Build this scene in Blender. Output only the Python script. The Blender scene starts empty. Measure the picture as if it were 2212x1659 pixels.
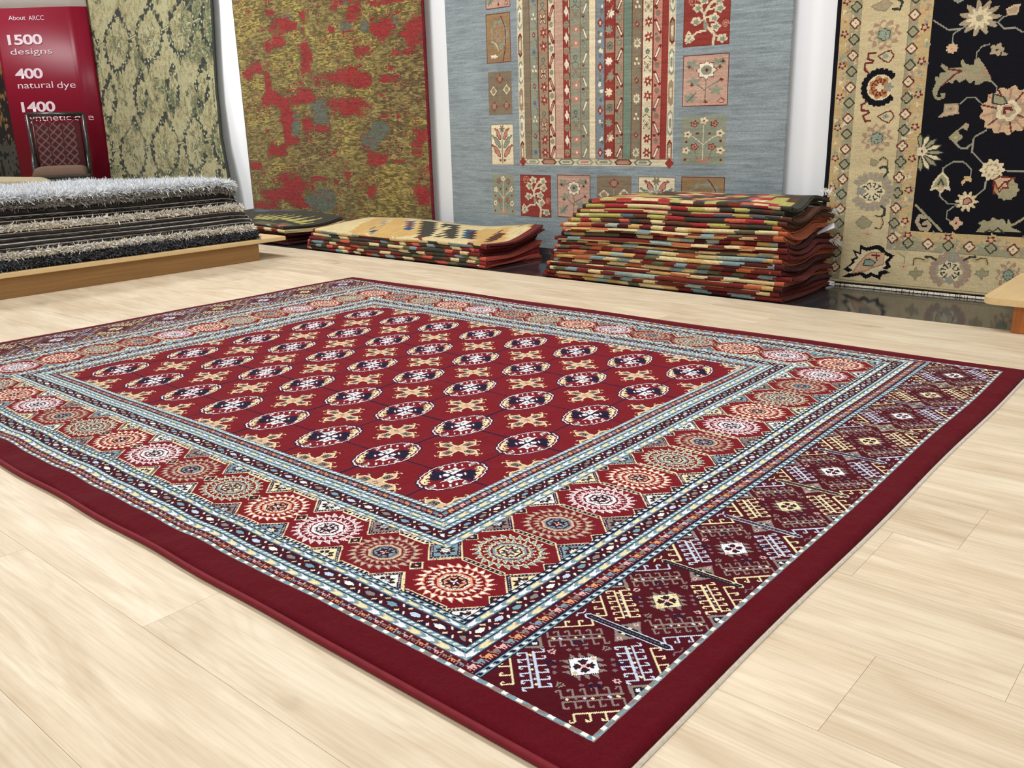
import bpy, bmesh, math, random
import numpy as np
from mathutils import Matrix, Vector

# ------------------------------------------------------------------ camera
SC = bpy.context.scene
FPX = 1915.0                      # focal length in pixels of a 2212 x 1659 frame
CAM = np.array([0.9951471, -0.96591891, 0.71215627])
ROT = np.array([[0.76002876, 0.64937499, -0.02585363],      # camera right
                [0.1656746, -0.23206595, -0.958487],        # camera down
                [-0.62841723, 0.72419439, -0.28396173]])    # camera forward
cam_data = bpy.data.cameras.new('camera')
cam_data.sensor_width = 36.0
cam_data.lens = 36.0 * FPX / 2212.0
cam_data.clip_start = 0.02
cam_data.clip_end = 60
cam = bpy.data.objects.new('camera', cam_data)
SC.collection.objects.link(cam)
m = Matrix.Identity(4)
for i in range(3):
    m[i][0] = ROT[0][i]; m[i][1] = -ROT[1][i]; m[i][2] = -ROT[2][i]; m[i][3] = CAM[i]
cam.matrix_world = m
SC.camera = cam

# ------------------------------------------------------------------ light and exposure
vs = SC.view_settings
vs.view_transform = 'Standard'
try: vs.look = 'None'
except Exception: pass
vs.gamma = 1.0
vs.use_curve_mapping = False
vs.exposure = -1.42
world = bpy.data.worlds.new('world'); SC.world = world
world.use_nodes = True
world.node_tree.nodes['Background'].inputs[0].default_value = (0.9, 0.95, 1.0, 1)
world.node_tree.nodes['Background'].inputs[1].default_value = 0.15
COL = SC.collection

def area_light(name, loc, size, power, color=(0.99, 0.99, 1.0), spread=160, size_y=None, rot=(0, 0, 0)):
    d = bpy.data.lights.new(name, 'AREA')
    d.shape = 'RECTANGLE'; d.size = size; d.size_y = size_y or size
    d.energy = power; d.color = color; d.spread = math.radians(spread)
    o = bpy.data.objects.new(name, d); COL.objects.link(o)
    o.location = loc; o.rotation_euler = rot
    return o
CEIL = 3.0
for lx, ly, pw in ((-7.2, 1.45, 118), (-5.0, 1.45, 120), (-2.8, 1.4, 96), (-0.6, 1.4, 88), (1.6, 1.4, 84),
                   (-5.0, -1.6, 40), (-2.6, -1.6, 42), (-0.4, -1.6, 52), (1.8, -1.6, 58), (0.6, -3.6, 44), (-2.4, -3.6, 30)):
    area_light('ceiling_light', (lx, ly, CEIL - 0.03), 0.6, pw)
def spot(name, loc, target, power, angle=60, blend=0.7, color=(1, 0.93, 0.82), r=0.05):
    d = bpy.data.lights.new(name, 'SPOT'); d.energy = power; d.spot_size = math.radians(angle); d.spot_blend = blend
    d.color = color; d.shadow_soft_size = r
    o = bpy.data.objects.new(name, d); COL.objects.link(o); o.location = loc
    o.rotation_euler = (Vector(target) - Vector(loc)).to_track_quat('-Z', 'Y').to_euler()
for sx, tx, pw in ((-5.2, -4.9, 210), (-3.2, -3.1, 90), (-6.9, -6.4, 110), (-0.9, -0.6, 80)):
    spot('track_spot', (sx, 0.9, 2.9), (tx, 2.84, 1.35), pw, 70, 0.9, (0.96, 0.98, 1.0))

# ------------------------------------------------------------------ helpers
def lin(c):
    c = np.asarray(c, float) / 255.0
    return np.where(c <= 0.04045, c / 12.92, ((c + 0.055) / 1.055) ** 2.4)

def tag(o, label=None, cat=None, group=None, kind=None):
    if label: o['label'] = label
    if cat: o['category'] = cat
    if group: o['group'] = group
    if kind: o['kind'] = kind
    return o

def empty(name, loc=(0, 0, 0), rz=0.0):
    o = bpy.data.objects.new(name, None); COL.objects.link(o)
    o.location = loc; o.rotation_euler = (0, 0, rz); o.empty_display_size = 0.1
    return o

def mesh_np(name, verts, quads, mat, parent=None, fcol=None, smooth=True, attr='yarn'):
    """verts (n,3), quads (m,4) or (m,3); fcol (m,3) linear colour per face."""
    verts = np.ascontiguousarray(verts, np.float32); quads = np.ascontiguousarray(quads, np.int32)
    k = quads.shape[1]; mlen = len(quads)
    me = bpy.data.meshes.new(name)
    me.vertices.add(len(verts)); me.vertices.foreach_set('co', verts.ravel())
    me.loops.add(mlen * k); me.loops.foreach_set('vertex_index', quads.ravel())
    me.polygons.add(mlen)
    me.polygons.foreach_set('loop_start', np.arange(0, mlen * k, k, dtype=np.int32))
    try: me.polygons.foreach_set('loop_total', np.full(mlen, k, np.int32))
    except Exception: pass
    me.update(calc_edges=True)
    me.polygons.foreach_set('use_smooth', np.full(mlen, smooth))
    if fcol is not None:
        a = me.attributes.new(attr, 'FLOAT_COLOR', 'FACE')
        rgba = np.ones((mlen, 4), np.float32); rgba[:, :3] = fcol
        a.data.foreach_set('color', rgba.ravel())
    me.materials.append(mat)
    o = bpy.data.objects.new(name, me); COL.objects.link(o)
    if parent is not None: o.parent = parent
    return o

def grid_quads(ny, nx, wrap=False):
    j, i = np.mgrid[0:ny - 1, 0:nx - 1]
    a = j * nx + i
    return np.stack([a, a + 1, a + nx + 1, a + nx], -1).reshape(-1, 4)

def bm_obj(name, bm, mat, parent=None, smooth=False, bevel=0.0):
    if bevel:
        bmesh.ops.bevel(bm, geom=bm.edges[:], offset=bevel, segments=2, affect='EDGES', profile=0.6)
    bmesh.ops.recalc_face_normals(bm, faces=bm.faces[:])
    me = bpy.data.meshes.new(name); bm.to_mesh(me); bm.free()
    me.materials.append(mat)
    if smooth:
        me.polygons.foreach_set('use_smooth', np.full(len(me.polygons), True))
    o = bpy.data.objects.new(name, me); COL.objects.link(o)
    if parent is not None: o.parent = parent
    return o

def bm_box(bm, x0, x1, y0, y1, z0, z1):
    v = [bm.verts.new(p) for p in ((x0, y0, z0), (x1, y0, z0), (x1, y1, z0), (x0, y1, z0), (x0, y0, z1), (x1, y0, z1), (x1, y1, z1), (x0, y1, z1))]
    for f in ((0, 3, 2, 1), (4, 5, 6, 7), (0, 1, 5, 4), (1, 2, 6, 5), (2, 3, 7, 6), (3, 0, 4, 7)):
        bm.faces.new([v[i] for i in f])

def box_obj(name, x0, x1, y0, y1, z0, z1, mat, parent=None, bevel=0.0):
    bm = bmesh.new(); bm_box(bm, x0, x1, y0, y1, z0, z1)
    return bm_obj(name, bm, mat, parent, False, bevel)

def bm_tube(bm, pts, r, n=10, cap=True):
    pts = [Vector(p) for p in pts]
    rs = r if isinstance(r, (list, tuple)) else [r] * len(pts)
    rings = []; up = Vector((0, 0, 1)); prev = None
    for i, p in enumerate(pts):
        t = (pts[min(i + 1, len(pts) - 1)] - pts[max(i - 1, 0)]).normalized()
        if prev is None:
            a = t.cross(up)
            if a.length < 1e-3: a = t.cross(Vector((1, 0, 0)))
        else:
            a = prev - t * prev.dot(t)
        a.normalize(); prev = a; b = t.cross(a)
        rings.append([bm.verts.new(p + (a * math.cos(2 * math.pi * k / n) + b * math.sin(2 * math.pi * k / n)) * rs[i]) for k in range(n)])
    for r0, r1 in zip(rings, rings[1:]):
        for k in range(n):
            bm.faces.new((r0[k], r0[(k + 1) % n], r1[(k + 1) % n], r1[k]))
    if cap:
        bm.faces.new(rings[0][::-1]); bm.faces.new(rings[-1])

def tube_obj(name, pts, r, mat, parent=None, n=10):
    bm = bmesh.new(); bm_tube(bm, pts, r, n)
    return bm_obj(name, bm, mat, parent, True)

RNG = np.random.default_rng(7)
def vnoise(ny, nx, sy, sx, seed=0):
    """smooth value noise in 0..1, cell sizes sy, sx (in samples)"""
    r = np.random.default_rng(seed)
    gy, gx = int(ny / sy) + 3, int(nx / sx) + 3
    g = r.random((gy, gx))
    y = np.arange(ny) / sy; x = np.arange(nx) / sx
    iy, ix = y.astype(int), x.astype(int); fy, fx = y - iy, x - ix
    fy = (fy * fy * (3 - 2 * fy))[:, None]; fx = (fx * fx * (3 - 2 * fx))[None, :]
    g00 = g[iy][:, ix]; g01 = g[iy][:, ix + 1]; g10 = g[iy + 1][:, ix]; g11 = g[iy + 1][:, ix + 1]
    return (g00 * (1 - fx) + g01 * fx) * (1 - fy) + (g10 * (1 - fx) + g11 * fx) * fy

def pixel_ray(px, py):
    d = np.stack([(np.asarray(px, float) - 1106) / FPX, (np.asarray(py, float) - 829.5) / FPX, np.ones_like(np.asarray(px, float))], -1)
    return d @ ROT
def on_y(px, py, Y):
    d = pixel_ray(px, py); t = (Y - CAM[1]) / d[..., 1]
    return CAM + d * t[..., None]
def on_z(px, py, Z):
    d = pixel_ray(px, py); t = (Z - CAM[2]) / d[..., 2]
    return CAM + d * t[..., None]

class Weave:
    """a knot chart: colour index per knot, drawn in millimetres"""
    def __init__(s, x0, y0, x1, y1, cell, fill):
        s.c = cell; s.x0, s.y0 = x0, y0
        s.nx = int(round((x1 - x0) / cell)); s.ny = int(round((y1 - y0) / cell))
        s.X = x0 + (np.arange(s.nx) + .5) * cell; s.Y = y0 + (np.arange(s.ny) + .5) * cell
        s.i = np.full((s.ny, s.nx), fill, np.uint8); s.reg = None; s.k = None
    def _win(s, xa, ya, xb, yb):
        i0 = max(int((xa - s.x0) / s.c) - 1, 0); i1 = min(int((xb - s.x0) / s.c) + 2, s.nx)
        j0 = max(int((ya - s.y0) / s.c) - 1, 0); j1 = min(int((yb - s.y0) / s.c) + 2, s.ny)
        return (i0, i1, j0, j1) if i1 > i0 and j1 > j0 else None
    def _put(s, w, m, col):
        i0, i1, j0, j1 = w
        if s.k is not None: m = m & s.k[j0:j1, i0:i1]
        s.i[j0:j1, i0:i1][m] = col
    def poly(s, P, col):
        P = np.asarray(P, float)
        w = s._win(P[:, 0].min(), P[:, 1].min(), P[:, 0].max(), P[:, 1].max())
        if w is None: return
        x = s.X[w[0]:w[1]][None, :]; y = s.Y[w[2]:w[3]][:, None]
        m = np.zeros((y.shape[0], x.shape[1]), bool)
        xa, ya = P[-1]
        for xb, yb in P:
            if ya != yb:
                c = (ya > y) != (yb > y)
                m ^= c & (x < (xb - xa) * (y - ya) / (yb - ya) + xa)
            xa, ya = xb, yb
        s._put(w, m, col)
    def line(s, P, wd, col, closed=False):
        P = [tuple(p) for p in P]
        if closed: P = P + [P[0]]
        h = wd / 2
        for (xa, ya), (xb, yb) in zip(P, P[1:]):
            w = s._win(min(xa, xb) - h, min(ya, yb) - h, max(xa, xb) + h, max(ya, yb) + h)
            if w is None: continue
            x = s.X[w[0]:w[1]][None, :]; y = s.Y[w[2]:w[3]][:, None]
            dx, dy = xb - xa, yb - ya; L = dx * dx + dy * dy + 1e-9
            t = np.clip(((x - xa) * dx + (y - ya) * dy) / L, 0, 1)
            s._put(w, (x - xa - t * dx) ** 2 + (y - ya - t * dy) ** 2 <= h * h, col)
    def ell(s, cx, cy, rx, ry, col, r0=0.0, lobes=0, amp=0.0, ph=0.0):
        e = 1 + abs(amp)
        w = s._win(cx - rx * e, cy - ry * e, cx + rx * e, cy + ry * e)
        if w is None: return
        x = (s.X[w[0]:w[1]][None, :] - cx) / rx; y = (s.Y[w[2]:w[3]][:, None] - cy) / ry
        d = np.sqrt(x * x + y * y)
        lim = 1.0
        if lobes:
            lim = 1 + amp * np.cos(lobes * np.arctan2(y, x) + ph)
        s._put(w, (d <= lim) & (d >= r0 * lim), col)
    def rect(s, xa, ya, xb, yb, col):
        s.poly([(xa, ya), (xb, ya), (xb, yb), (xa, yb)], col)

def yarn_colors(idx, pal, gain=1.0, jit=0.10, seed=1, extra=None, desat=0.0):
    P = lin(np.array(pal, float)) * gain
    P = P + (P.mean(1, keepdims=True) - P) * desat
    c = P[idx.ravel()]
    r = np.random.default_rng(seed)
    n = 1 + jit * (r.random(len(c)) - .5) * 2
    if extra is not None: n = n * extra.ravel()
    return np.clip(c * n[:, None], 0, 0.95)

# ------------------------------------------------------------------ materials
def new_mat(name):
    mt = bpy.data.materials.new(name); mt.use_nodes = True
    return mt, mt.node_tree, mt.node_tree.nodes['Principled BSDF']

def plain(name, rgb, rough=0.6, spec=0.4, noise=0.0, scale=20.0, coat=0.0, metallic=0.0, stretch=(1, 1, 1)):
    mt, nt, b = new_mat(name)
    c = list(lin(rgb)) + [1]
    b.inputs['Roughness'].default_value = rough
    b.inputs['Specular IOR Level'].default_value = spec
    b.inputs['Metallic'].default_value = metallic
    b.inputs['Coat Weight'].default_value = coat
    if noise:
        tc = nt.nodes.new('ShaderNodeTexCoord'); mp = nt.nodes.new('ShaderNodeMapping')
        mp.inputs['Scale'].default_value = stretch
        n = nt.nodes.new('ShaderNodeTexNoise'); n.inputs['Scale'].default_value = scale; n.inputs['Detail'].default_value = 6
        r = nt.nodes.new('ShaderNodeValToRGB')
        r.color_ramp.elements[0].position = 0.3; r.color_ramp.elements[1].position = 0.7
        r.color_ramp.elements[0].color = [v * (1 - noise) for v in c[:3]] + [1]
        r.color_ramp.elements[1].color = [min(v * (1 + noise), 1) for v in c[:3]] + [1]
        nt.links.new(tc.outputs['Object'], mp.inputs['Vector']); nt.links.new(mp.outputs[0], n.inputs['Vector'])
        nt.links.new(n.outputs['Fac'], r.inputs['Fac']); nt.links.new(r.outputs[0], b.inputs['Base Color'])
    else:
        b.inputs['Base Color'].default_value = c
    return mt

def yarn_mat(name, sheen=0.25, bump=0.4, scale=500.0, stretch=(1, 1, 1), rough=0.9, dist=0.0015, tint=(1, 1, 1), big=0.0):
    mt, nt, b = new_mat(name)
    at = nt.nodes.new('ShaderNodeAttribute'); at.attribute_name = 'yarn'
    nt.links.new(at.outputs['Color'], b.inputs['Base Color'])
    b.inputs['Roughness'].default_value = rough
    b.inputs['Specular IOR Level'].default_value = 0.08
    b.inputs['Sheen Weight'].default_value = sheen
    b.inputs['Sheen Roughness'].default_value = 0.45
    b.inputs['Sheen Tint'].default_value = tuple(tint) + (1,)
    tc = nt.nodes.new('ShaderNodeTexCoord'); mp = nt.nodes.new('ShaderNodeMapping'); mp.inputs['Scale'].default_value = stretch
    n = nt.nodes.new('ShaderNodeTexNoise'); n.inputs['Scale'].default_value = scale; n.inputs['Detail'].default_value = 2
    bp = nt.nodes.new('ShaderNodeBump'); bp.inputs['Strength'].default_value = bump; bp.inputs['Distance'].default_value = dist
    nt.links.new(tc.outputs['Object'], mp.inputs['Vector']); nt.links.new(mp.outputs[0], n.inputs['Vector'])
    nt.links.new(n.outputs['Fac'], bp.inputs['Height'])
    if big:
        n2 = nt.nodes.new('ShaderNodeTexNoise'); n2.inputs['Scale'].default_value = 7.0; n2.inputs['Detail'].default_value = 4
        b2 = nt.nodes.new('ShaderNodeBump'); b2.inputs['Strength'].default_value = big; b2.inputs['Distance'].default_value = 0.03
        nt.links.new(tc.outputs['Object'], n2.inputs['Vector']); nt.links.new(n2.outputs['Fac'], b2.inputs['Height'])
        nt.links.new(b2.outputs[0], bp.inputs['Normal'])
    nt.links.new(bp.outputs[0], b.inputs['Normal'])
    return mt

M_PILE = yarn_mat('wool_pile', 0.05, 0.35, 450, tint=(1, .75, .75), big=0.6)
M_WALLRUG = yarn_mat('hand_knotted_wool', 0.12, 0.5, 160, (0.25, 1, 1.6))
M_FLAT = yarn_mat('flatweave_wool', 0.08, 0.5, 260, (1, 1, 1))
M_SHAG = yarn_mat('shag_yarn', 0.1, 0.0, 100, rough=0.6)
M_WALL = plain('white_wall_paint', (246, 250, 255), 0.75, 0.3, 0.012, 3)
M_CEIL = plain('ceiling_paint', (240, 240, 238), 0.9, 0.2, 0.01, 3)
M_DARKFLOOR = plain('dark_polished_tile', (46, 47, 50), 0.09, 0.5, 0.2, 4)
M_OAK = plain('oak_laminate', (148, 112, 68), 0.55, 0.35, 0.14, 9, stretch=(1.5, 0.35, 12))
M_BIRCH = plain('pale_birch_board', (214, 186, 138), 0.45, 0.4, 0.06, 9, stretch=(6, 0.6, 6))
M_PINE = plain('orange_pine', (168, 100, 48), 0.5, 0.4, 0.2, 14, stretch=(8, 8, 0.8))

def plank_mat():
    mt, nt, b = new_mat('pale_oak_planks')
    L = nt.links
    at = nt.nodes.new('ShaderNodeAttribute'); at.attribute_name = 'plank'
    tc = nt.nodes.new('ShaderNodeTexCoord')
    off = nt.nodes.new('ShaderNodeVectorMath'); off.operation = 'MULTIPLY_ADD'
    off.inputs[1].default_value = (37, 19, 11)
    L.new(at.outputs['Color'], off.inputs[0]); L.new(tc.outputs['Object'], off.inputs[2])
    mp = nt.nodes.new('ShaderNodeMapping'); mp.inputs['Scale'].default_value = (1.3, 7.5, 1); L.new(off.outputs[0], mp.inputs['Vector'])
    n1 = nt.nodes.new('ShaderNodeTexNoise'); n1.inputs['Scale'].default_value = 1.8; n1.inputs['Detail'].default_value = 5; n1.inputs['Distortion'].default_value = 1.2
    L.new(mp.outputs[0], n1.inputs['Vector'])
    mp2 = nt.nodes.new('ShaderNodeMapping'); mp2.inputs['Scale'].default_value = (5, 130, 1); L.new(off.outputs[0], mp2.inputs['Vector'])
    n2 = nt.nodes.new('ShaderNodeTexNoise'); n2.inputs['Scale'].default_value = 1.5; n2.inputs['Detail'].default_value = 4; n2.inputs['Distortion'].default_value = 0.4
    L.new(mp2.outputs[0], n2.inputs['Vector'])
    # cathedral figure: contour lines of the stretched noise
    n3 = nt.nodes.new('ShaderNodeTexNoise'); n3.inputs['Scale'].default_value = 1.1; n3.inputs['Detail'].default_value = 2; n3.inputs['Distortion'].default_value = 0.6
    L.new(mp.outputs[0], n3.inputs['Vector'])
    mul = nt.nodes.new('ShaderNodeMath'); mul.operation = 'MULTIPLY'; mul.inputs[1].default_value = 62; L.new(n3.outputs['Fac'], mul.inputs[0])
    sn = nt.nodes.new('ShaderNodeMath'); sn.operation = 'SINE'; L.new(mul.outputs[0], sn.inputs[0])
    # knots
    mp3 = nt.nodes.new('ShaderNodeMapping'); mp3.inputs['Scale'].default_value = (2.6, 6.5, 1); L.new(off.outputs[0], mp3.inputs['Vector'])
    vo = nt.nodes.new('ShaderNodeTexVoronoi'); vo.inputs['Scale'].default_value = 0.8; wob = nt.nodes.new('ShaderNodeVectorMath'); wob.operation = 'MULTIPLY_ADD'; wob.inputs[1].default_value = (.35, .35, 0)
    nw = nt.nodes.new('ShaderNodeTexNoise'); nw.inputs['Scale'].default_value = 5.0; nw.inputs['Detail'].default_value = 5; L.new(mp3.outputs[0], nw.inputs['Vector'])
    L.new(nw.outputs['Color'], wob.inputs[0]); L.new(mp3.outputs[0], wob.inputs[2]); L.new(wob.outputs[0], vo.inputs['Vector'])
    kr = nt.nodes.new('ShaderNodeValToRGB'); kr.color_ramp.elements[0].position = 0.015; kr.color_ramp.elements[1].position = 0.12
    kr.color_ramp.elements[0].color = (1, 1, 1, 1); kr.color_ramp.elements[1].color = (0, 0, 0, 1)
    L.new(vo.outputs['Distance'], kr.inputs['Fac'])
    ramp = nt.nodes.new('ShaderNodeValToRGB')
    e = ramp.color_ramp.elements
    e[0].position = 0.30; e[0].color = list(lin((202, 184, 156))) + [1]
    e[1].position = 0.68; e[1].color = list(lin((226, 213, 189))) + [1]
    L.new(n1.outputs['Fac'], ramp.inputs['Fac'])
    def mixc(fac_out, fac_mul, col, prev):
        mx = nt.nodes.new('ShaderNodeMix'); mx.data_type = 'RGBA'; mx.blend_type = 'MULTIPLY'
        mm = nt.nodes.new('ShaderNodeMath'); mm.operation = 'MULTIPLY'; mm.inputs[1].default_value = fac_mul; mm.use_clamp = True
        L.new(fac_out, mm.inputs[0]); L.new(mm.outputs[0], mx.inputs['Factor'])
        L.new(prev, mx.inputs[6]); mx.inputs[7].default_value = tuple(col) + (1,)
        return mx.outputs[2]
    inv = nt.nodes.new('ShaderNodeMapRange'); inv.inputs[1].default_value = 0.42; inv.inputs[2].default_value = 0.66
    L.new(n2.outputs['Fac'], inv.inputs[0])
    c = mixc(inv.outputs[0], 0.50, (0.78, 0.74, 0.68), ramp.outputs[0])
    c = mixc(sn.outputs[0], 0.24, (0.80, 0.76, 0.70), c)
    c = mixc(kr.outputs[0], 0.75, (0.66, 0.58, 0.50), c)
    # plank to plank tone
    hs = nt.nodes.new('ShaderNodeHueSaturation'); sp = nt.nodes.new('ShaderNodeSeparateColor'); L.new(at.outputs['Color'], sp.inputs[0])
    mr = nt.nodes.new('ShaderNodeMapRange'); mr.inputs[3].default_value = 0.95; mr.inputs[4].default_value = 1.04; L.new(sp.outputs[0], mr.inputs[0])
    L.new(mr.outputs[0], hs.inputs['Value']); L.new(c, hs.inputs['Color'])
    L.new(hs.outputs[0], b.inputs['Base Color'])
    b.inputs['Roughness'].default_value = 0.42; b.inputs['Specular IOR Level'].default_value = 0.35
    bp = nt.nodes.new('ShaderNodeBump'); bp.inputs['Strength'].default_value = 0.06; bp.inputs['Distance'].default_value = 0.001
    L.new(n2.outputs['Fac'], bp.inputs['Height']); L.new(bp.outputs[0], b.inputs['Normal'])
    return mt
M_PLANK = plank_mat()

# ------------------------------------------------------------------ the room
XW0, XW1, YW0, YW1 = -10.6, 3.6, -4.6, 2.9
EDGE = 2.30                       # where the pale planks end and the dark polished floor begins
def build_floor():
    r = np.random.default_rng(3)
    known = {0: 0.674, 3: 0.673, 2: 0.567, -2: -0.20, -3: -0.62}
    V, Q, C = [], [], []
    wv, ln, g = 0.198, 1.38, 0.00028
    for k in range(-24, 13):
        y0 = -0.052 + k * wv; y1 = min(y0 + wv, EDGE)
        if y1 <= YW0 or y0 >= EDGE: continue
        s = known.get(k, r.random() * ln) % ln
        x = s - ln * 10
        while x < XW1:
            xa, xb = max(x, XW0), min(x + ln, XW1)
            if xb > xa + .01:
                n = len(V)
                ya = max(y0, YW0)
                V += [(xa + g, ya + g, 0), (xb - g, ya + g, 0), (xb - g, y1 - g, 0), (xa + g, y1 - g, 0),
                      (xa + g, ya + g, -.0018), (xb - g, ya + g, -.0018), (xb - g, y1 - g, -.0018), (xa + g, y1 - g, -.0018)]
                col = r.random(3)
                for f in ((0, 1, 2, 3), (0, 4, 5, 1), (1, 5, 6, 2), (2, 6, 7, 3), (3, 7, 4, 0)):
                    Q.append([n + i for i in f]); C.append(col)
            x += ln
    o = mesh_np('floor', np.array(V), np.array(Q), M_PLANK, None, np.array(C), False, 'plank')
    tag(o, kind='structure')
    tag(box_obj('floor_base', XW0, XW1, YW0, EDGE, -0.05, -0.0014, plain('floor_gap', (214, 198, 172), 0.9)), kind='structure')
    tag(box_obj('floor_back_strip', XW0, XW1, EDGE, YW1 + .05, -0.05, -0.001, M_DARKFLOOR), kind='structure')
build_floor()
tag(box_obj('wall_back', XW0 - .1, XW1 + .1, YW1, YW1 + .12, -0.05, CEIL + .1, M_WALL), kind='structure')
tag(box_obj('wall_left', XW0 - .1, XW0, YW0, YW1, -0.05, CEIL + .1, M_WALL), kind='structure')
tag(box_obj('wall_right', XW1, XW1 + .1, YW0, YW1, -0.05, CEIL + .1, M_WALL), kind='structure')
tag(box_obj('wall_front', XW0 - .1, XW1 + .1, YW0 - .12, YW0, -0.05, CEIL + .1, M_WALL), kind='structure')
tag(box_obj('ceiling', XW0 - .1, XW1 + .1, YW0 - .1, YW1 + .1, CEIL, CEIL + .1, M_CEIL), kind='structure')
# ------------------------------------------------------------------ the large red rug on the floor
RUGPAL = [(112, 19, 30), (86, 9, 22), (72, 9, 22), (22, 18, 48), (116, 148, 160), (58, 88, 106), (222, 228, 220), (220, 211, 168),
          (202, 172, 140), (132, 120, 114), (224, 225, 230), (118, 96, 102), (216, 154, 122), (188, 200, 220), (24, 26, 38), (206, 172, 172), (206, 152, 112)]
RED, BORD, MAR, NAVY, STEEL, DSTEEL, CRW, CRY, TAN, GREY, WHT, MAUVE, SALM, PBLUE, INK, PINK, CAMEL = range(17)

def weave_floor_rug(cell=2.0):
    # millimetres from the rug's centre: p along its length, q across
    P1, Q1 = 929.5 + 533.0, 725.0 + 307.0
    W = Weave(-P1, -Q1, P1, Q1, cell, RED)
    p = W.X[None, :]; q = W.Y[:, None]
    dA = 929.5 - np.abs(p); dB = 725.0 - np.abs(q)
    sA = np.interp(dA, [-534, -482, -474, -297, -283, -257, -242, -233, -206, -192, -180, -2, 14, 24, 50, 61, 78, 90, 110, 122], np.arange(20))
    sB = np.interp(dB, [-308, -249, -240, -239.6, -239.2, -225, -210, -199, -172, -161, -149, -2, 6, 17, 43, 54, 66, 77, 94, 108], np.arange(20))
    s = np.minimum(sA, sB); reg = s.astype(int); fr = s - reg
    end = (sA <= sB)
    t = np.where(end, q + 0 * p, p + 0 * q)
    sg = np.where(end, np.sign(p) + 0 * q, np.sign(q) + 0 * p)
    I = W.i
    I[reg == 0] = BORD
    # guard line
    m = reg == 1
    I[m] = GREY; I[m & ((t + 300 * fr) % 60 < 30)] = STEEL; I[m & (t % 25 < 9) & (fr > .2)] = CRW; I[m & (fr > .78)] = NAVY
    I[reg == 2] = MAR
    # ribbon stripes with slanting dashes
    for k in (6, 12, 14, 16, 18):
        m = reg == k
        I[m] = STEEL; I[m & ((t + 9 * fr) % 13 < 5.6) & (fr > .24) & (fr < .76)] = CRW
        I[m & ((fr < .16) | (fr > .84))] = DSTEEL; I[m & ((fr < .09) | (fr > .91))] = NAVY
    for k in (3, 9):
        m = reg == k
        I[m] = STEEL; I[m & ((t + 5 * fr) % 17 < 6) & (fr > .26) & (fr < .74)] = CRW
        I[m & ((t + 5 * fr) % 17 > 9) & ((t + 5 * fr) % 17 < 15) & (fr > .3) & (fr < .7)] = NAVY
        I[m & ((fr < .17) | (fr > .83))] = NAVY
    # arrowhead bands
    for k, w in ((5, 16), (8, 14), (11, 16), (15, 17)):
        m = reg == k
        u = (t * np.where(sg > 0, 1, -1) + 1.0 * np.abs(fr - .5) * w * 1.5) % 58
        I[m] = STEEL
        core = np.abs(fr - .5) < .30
        for a, b_, c, cc in ((0, 17, WHT, core), (17, 25, STEEL, core), (25, 28, TAN, core), (28, 46, CRY, core), (46, 48.5, TAN, core)):
            I[m & (u >= a) & (u < b_) & cc] = c
        I[m & (u < 5) & ~core] = WHT; I[m & (u > 30) & (u < 34) & ~core] = CRY
        I[m & ((fr < .07) | (fr > .93))] = DSTEEL
    # camel rows
    cam_bits = ["........", "##......", "#.......", "##.####.", ".######.", "..#.##.#", "..#.#..#", ".......#"]
    bm = np.array([[c == '#' for c in r] for r in cam_bits])
    for k in (4, 17):
        m = reg == k
        I[m] = BORD
        tt = t / 15.5; ci = np.floor(tt).astype(int) % 4
        cx = ((tt % 1) * 8).astype(int) % 8
        cy = np.clip((np.where((sg < 0) ^ (k == 17), 1 - fr, fr) * 8).astype(int), 0, 7)
        on = bm[cy, cx] & m
        I[on] = np.array([CAMEL, GREY, PINK, STEEL], np.uint8)[ci[on]]
        I[m & ((fr < .06) | (fr > .94))] = NAVY
    # chain bands
    for k in (7, 13):
        m = reg == k
        T = np.where(end, 41.0, 51.0)
        ph = t / T; n = np.floor(ph).astype(int)
        tc = (ph - n - .5) * T; qq = (fr - .5) * 26.0
        h = np.maximum(np.abs(qq) / 11.8, (np.abs(tc) + .75 * np.abs(qq)) / (T * .42))
        I[m] = NAVY; I[m & (np.abs(np.abs(np.abs(tc) - T / 2) - .75 * np.abs(qq)) < 2.6)] = MAR
        I[m & (h < 1)] = MAR; I[m & (h < .66)] = NAVY
        l = m & ((np.abs(tc) / (T * .19) + np.abs(qq) / 6.2) < 1.25) & (np.abs(qq) < 4.6)
        I[l] = np.array([STEEL, GREY, CRW, PBLUE], np.uint8)[n[l] % 4]
        c = (ph + .5 - np.floor(ph + .5) - .5) * T
        bit = m & (np.abs(np.abs(c) - np.abs(qq) - .5) < 2.3) & (np.abs(c) + np.abs(qq) > 9) & (np.abs(c) + np.abs(qq) < 20)
        I[bit & (c * qq > 0)] = CRW; I[bit & (c * qq <= 0)] = CRY
    # ---------------- wide octagon border
    W.k = reg == 10
    MED = {0: (SALM, CRW, SALM, CRW, WHT), 1: (CRY, STEEL, STEEL, CRY, STEEL), 2: (GREY, TAN, TAN, STEEL, PINK), 3: (WHT, PINK, WHT, WHT, GREY)}
    def star(cx, cy, r, c1, c2, n=8):
        for j in range(n):
            a = j * 2 * math.pi / n + math.pi / n
            W.poly([(cx, cy), (cx + r * .6 * math.cos(a - .36), cy + r * .6 * math.sin(a - .36)), (cx + r * math.cos(a), cy + r * math.sin(a)),
                    (cx + r * .6 * math.cos(a + .36), cy + r * .6 * math.sin(a + .36))], c1 if j % 2 else c2)
    def octagon(cx, cy, rx, ry):
        return [(cx + rx * math.cos(math.pi / 8 + j * math.pi / 4) * 1.05, cy + ry * math.sin(math.pi / 8 + j * math.pi / 4) * 1.05) for j in range(8)]
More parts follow.
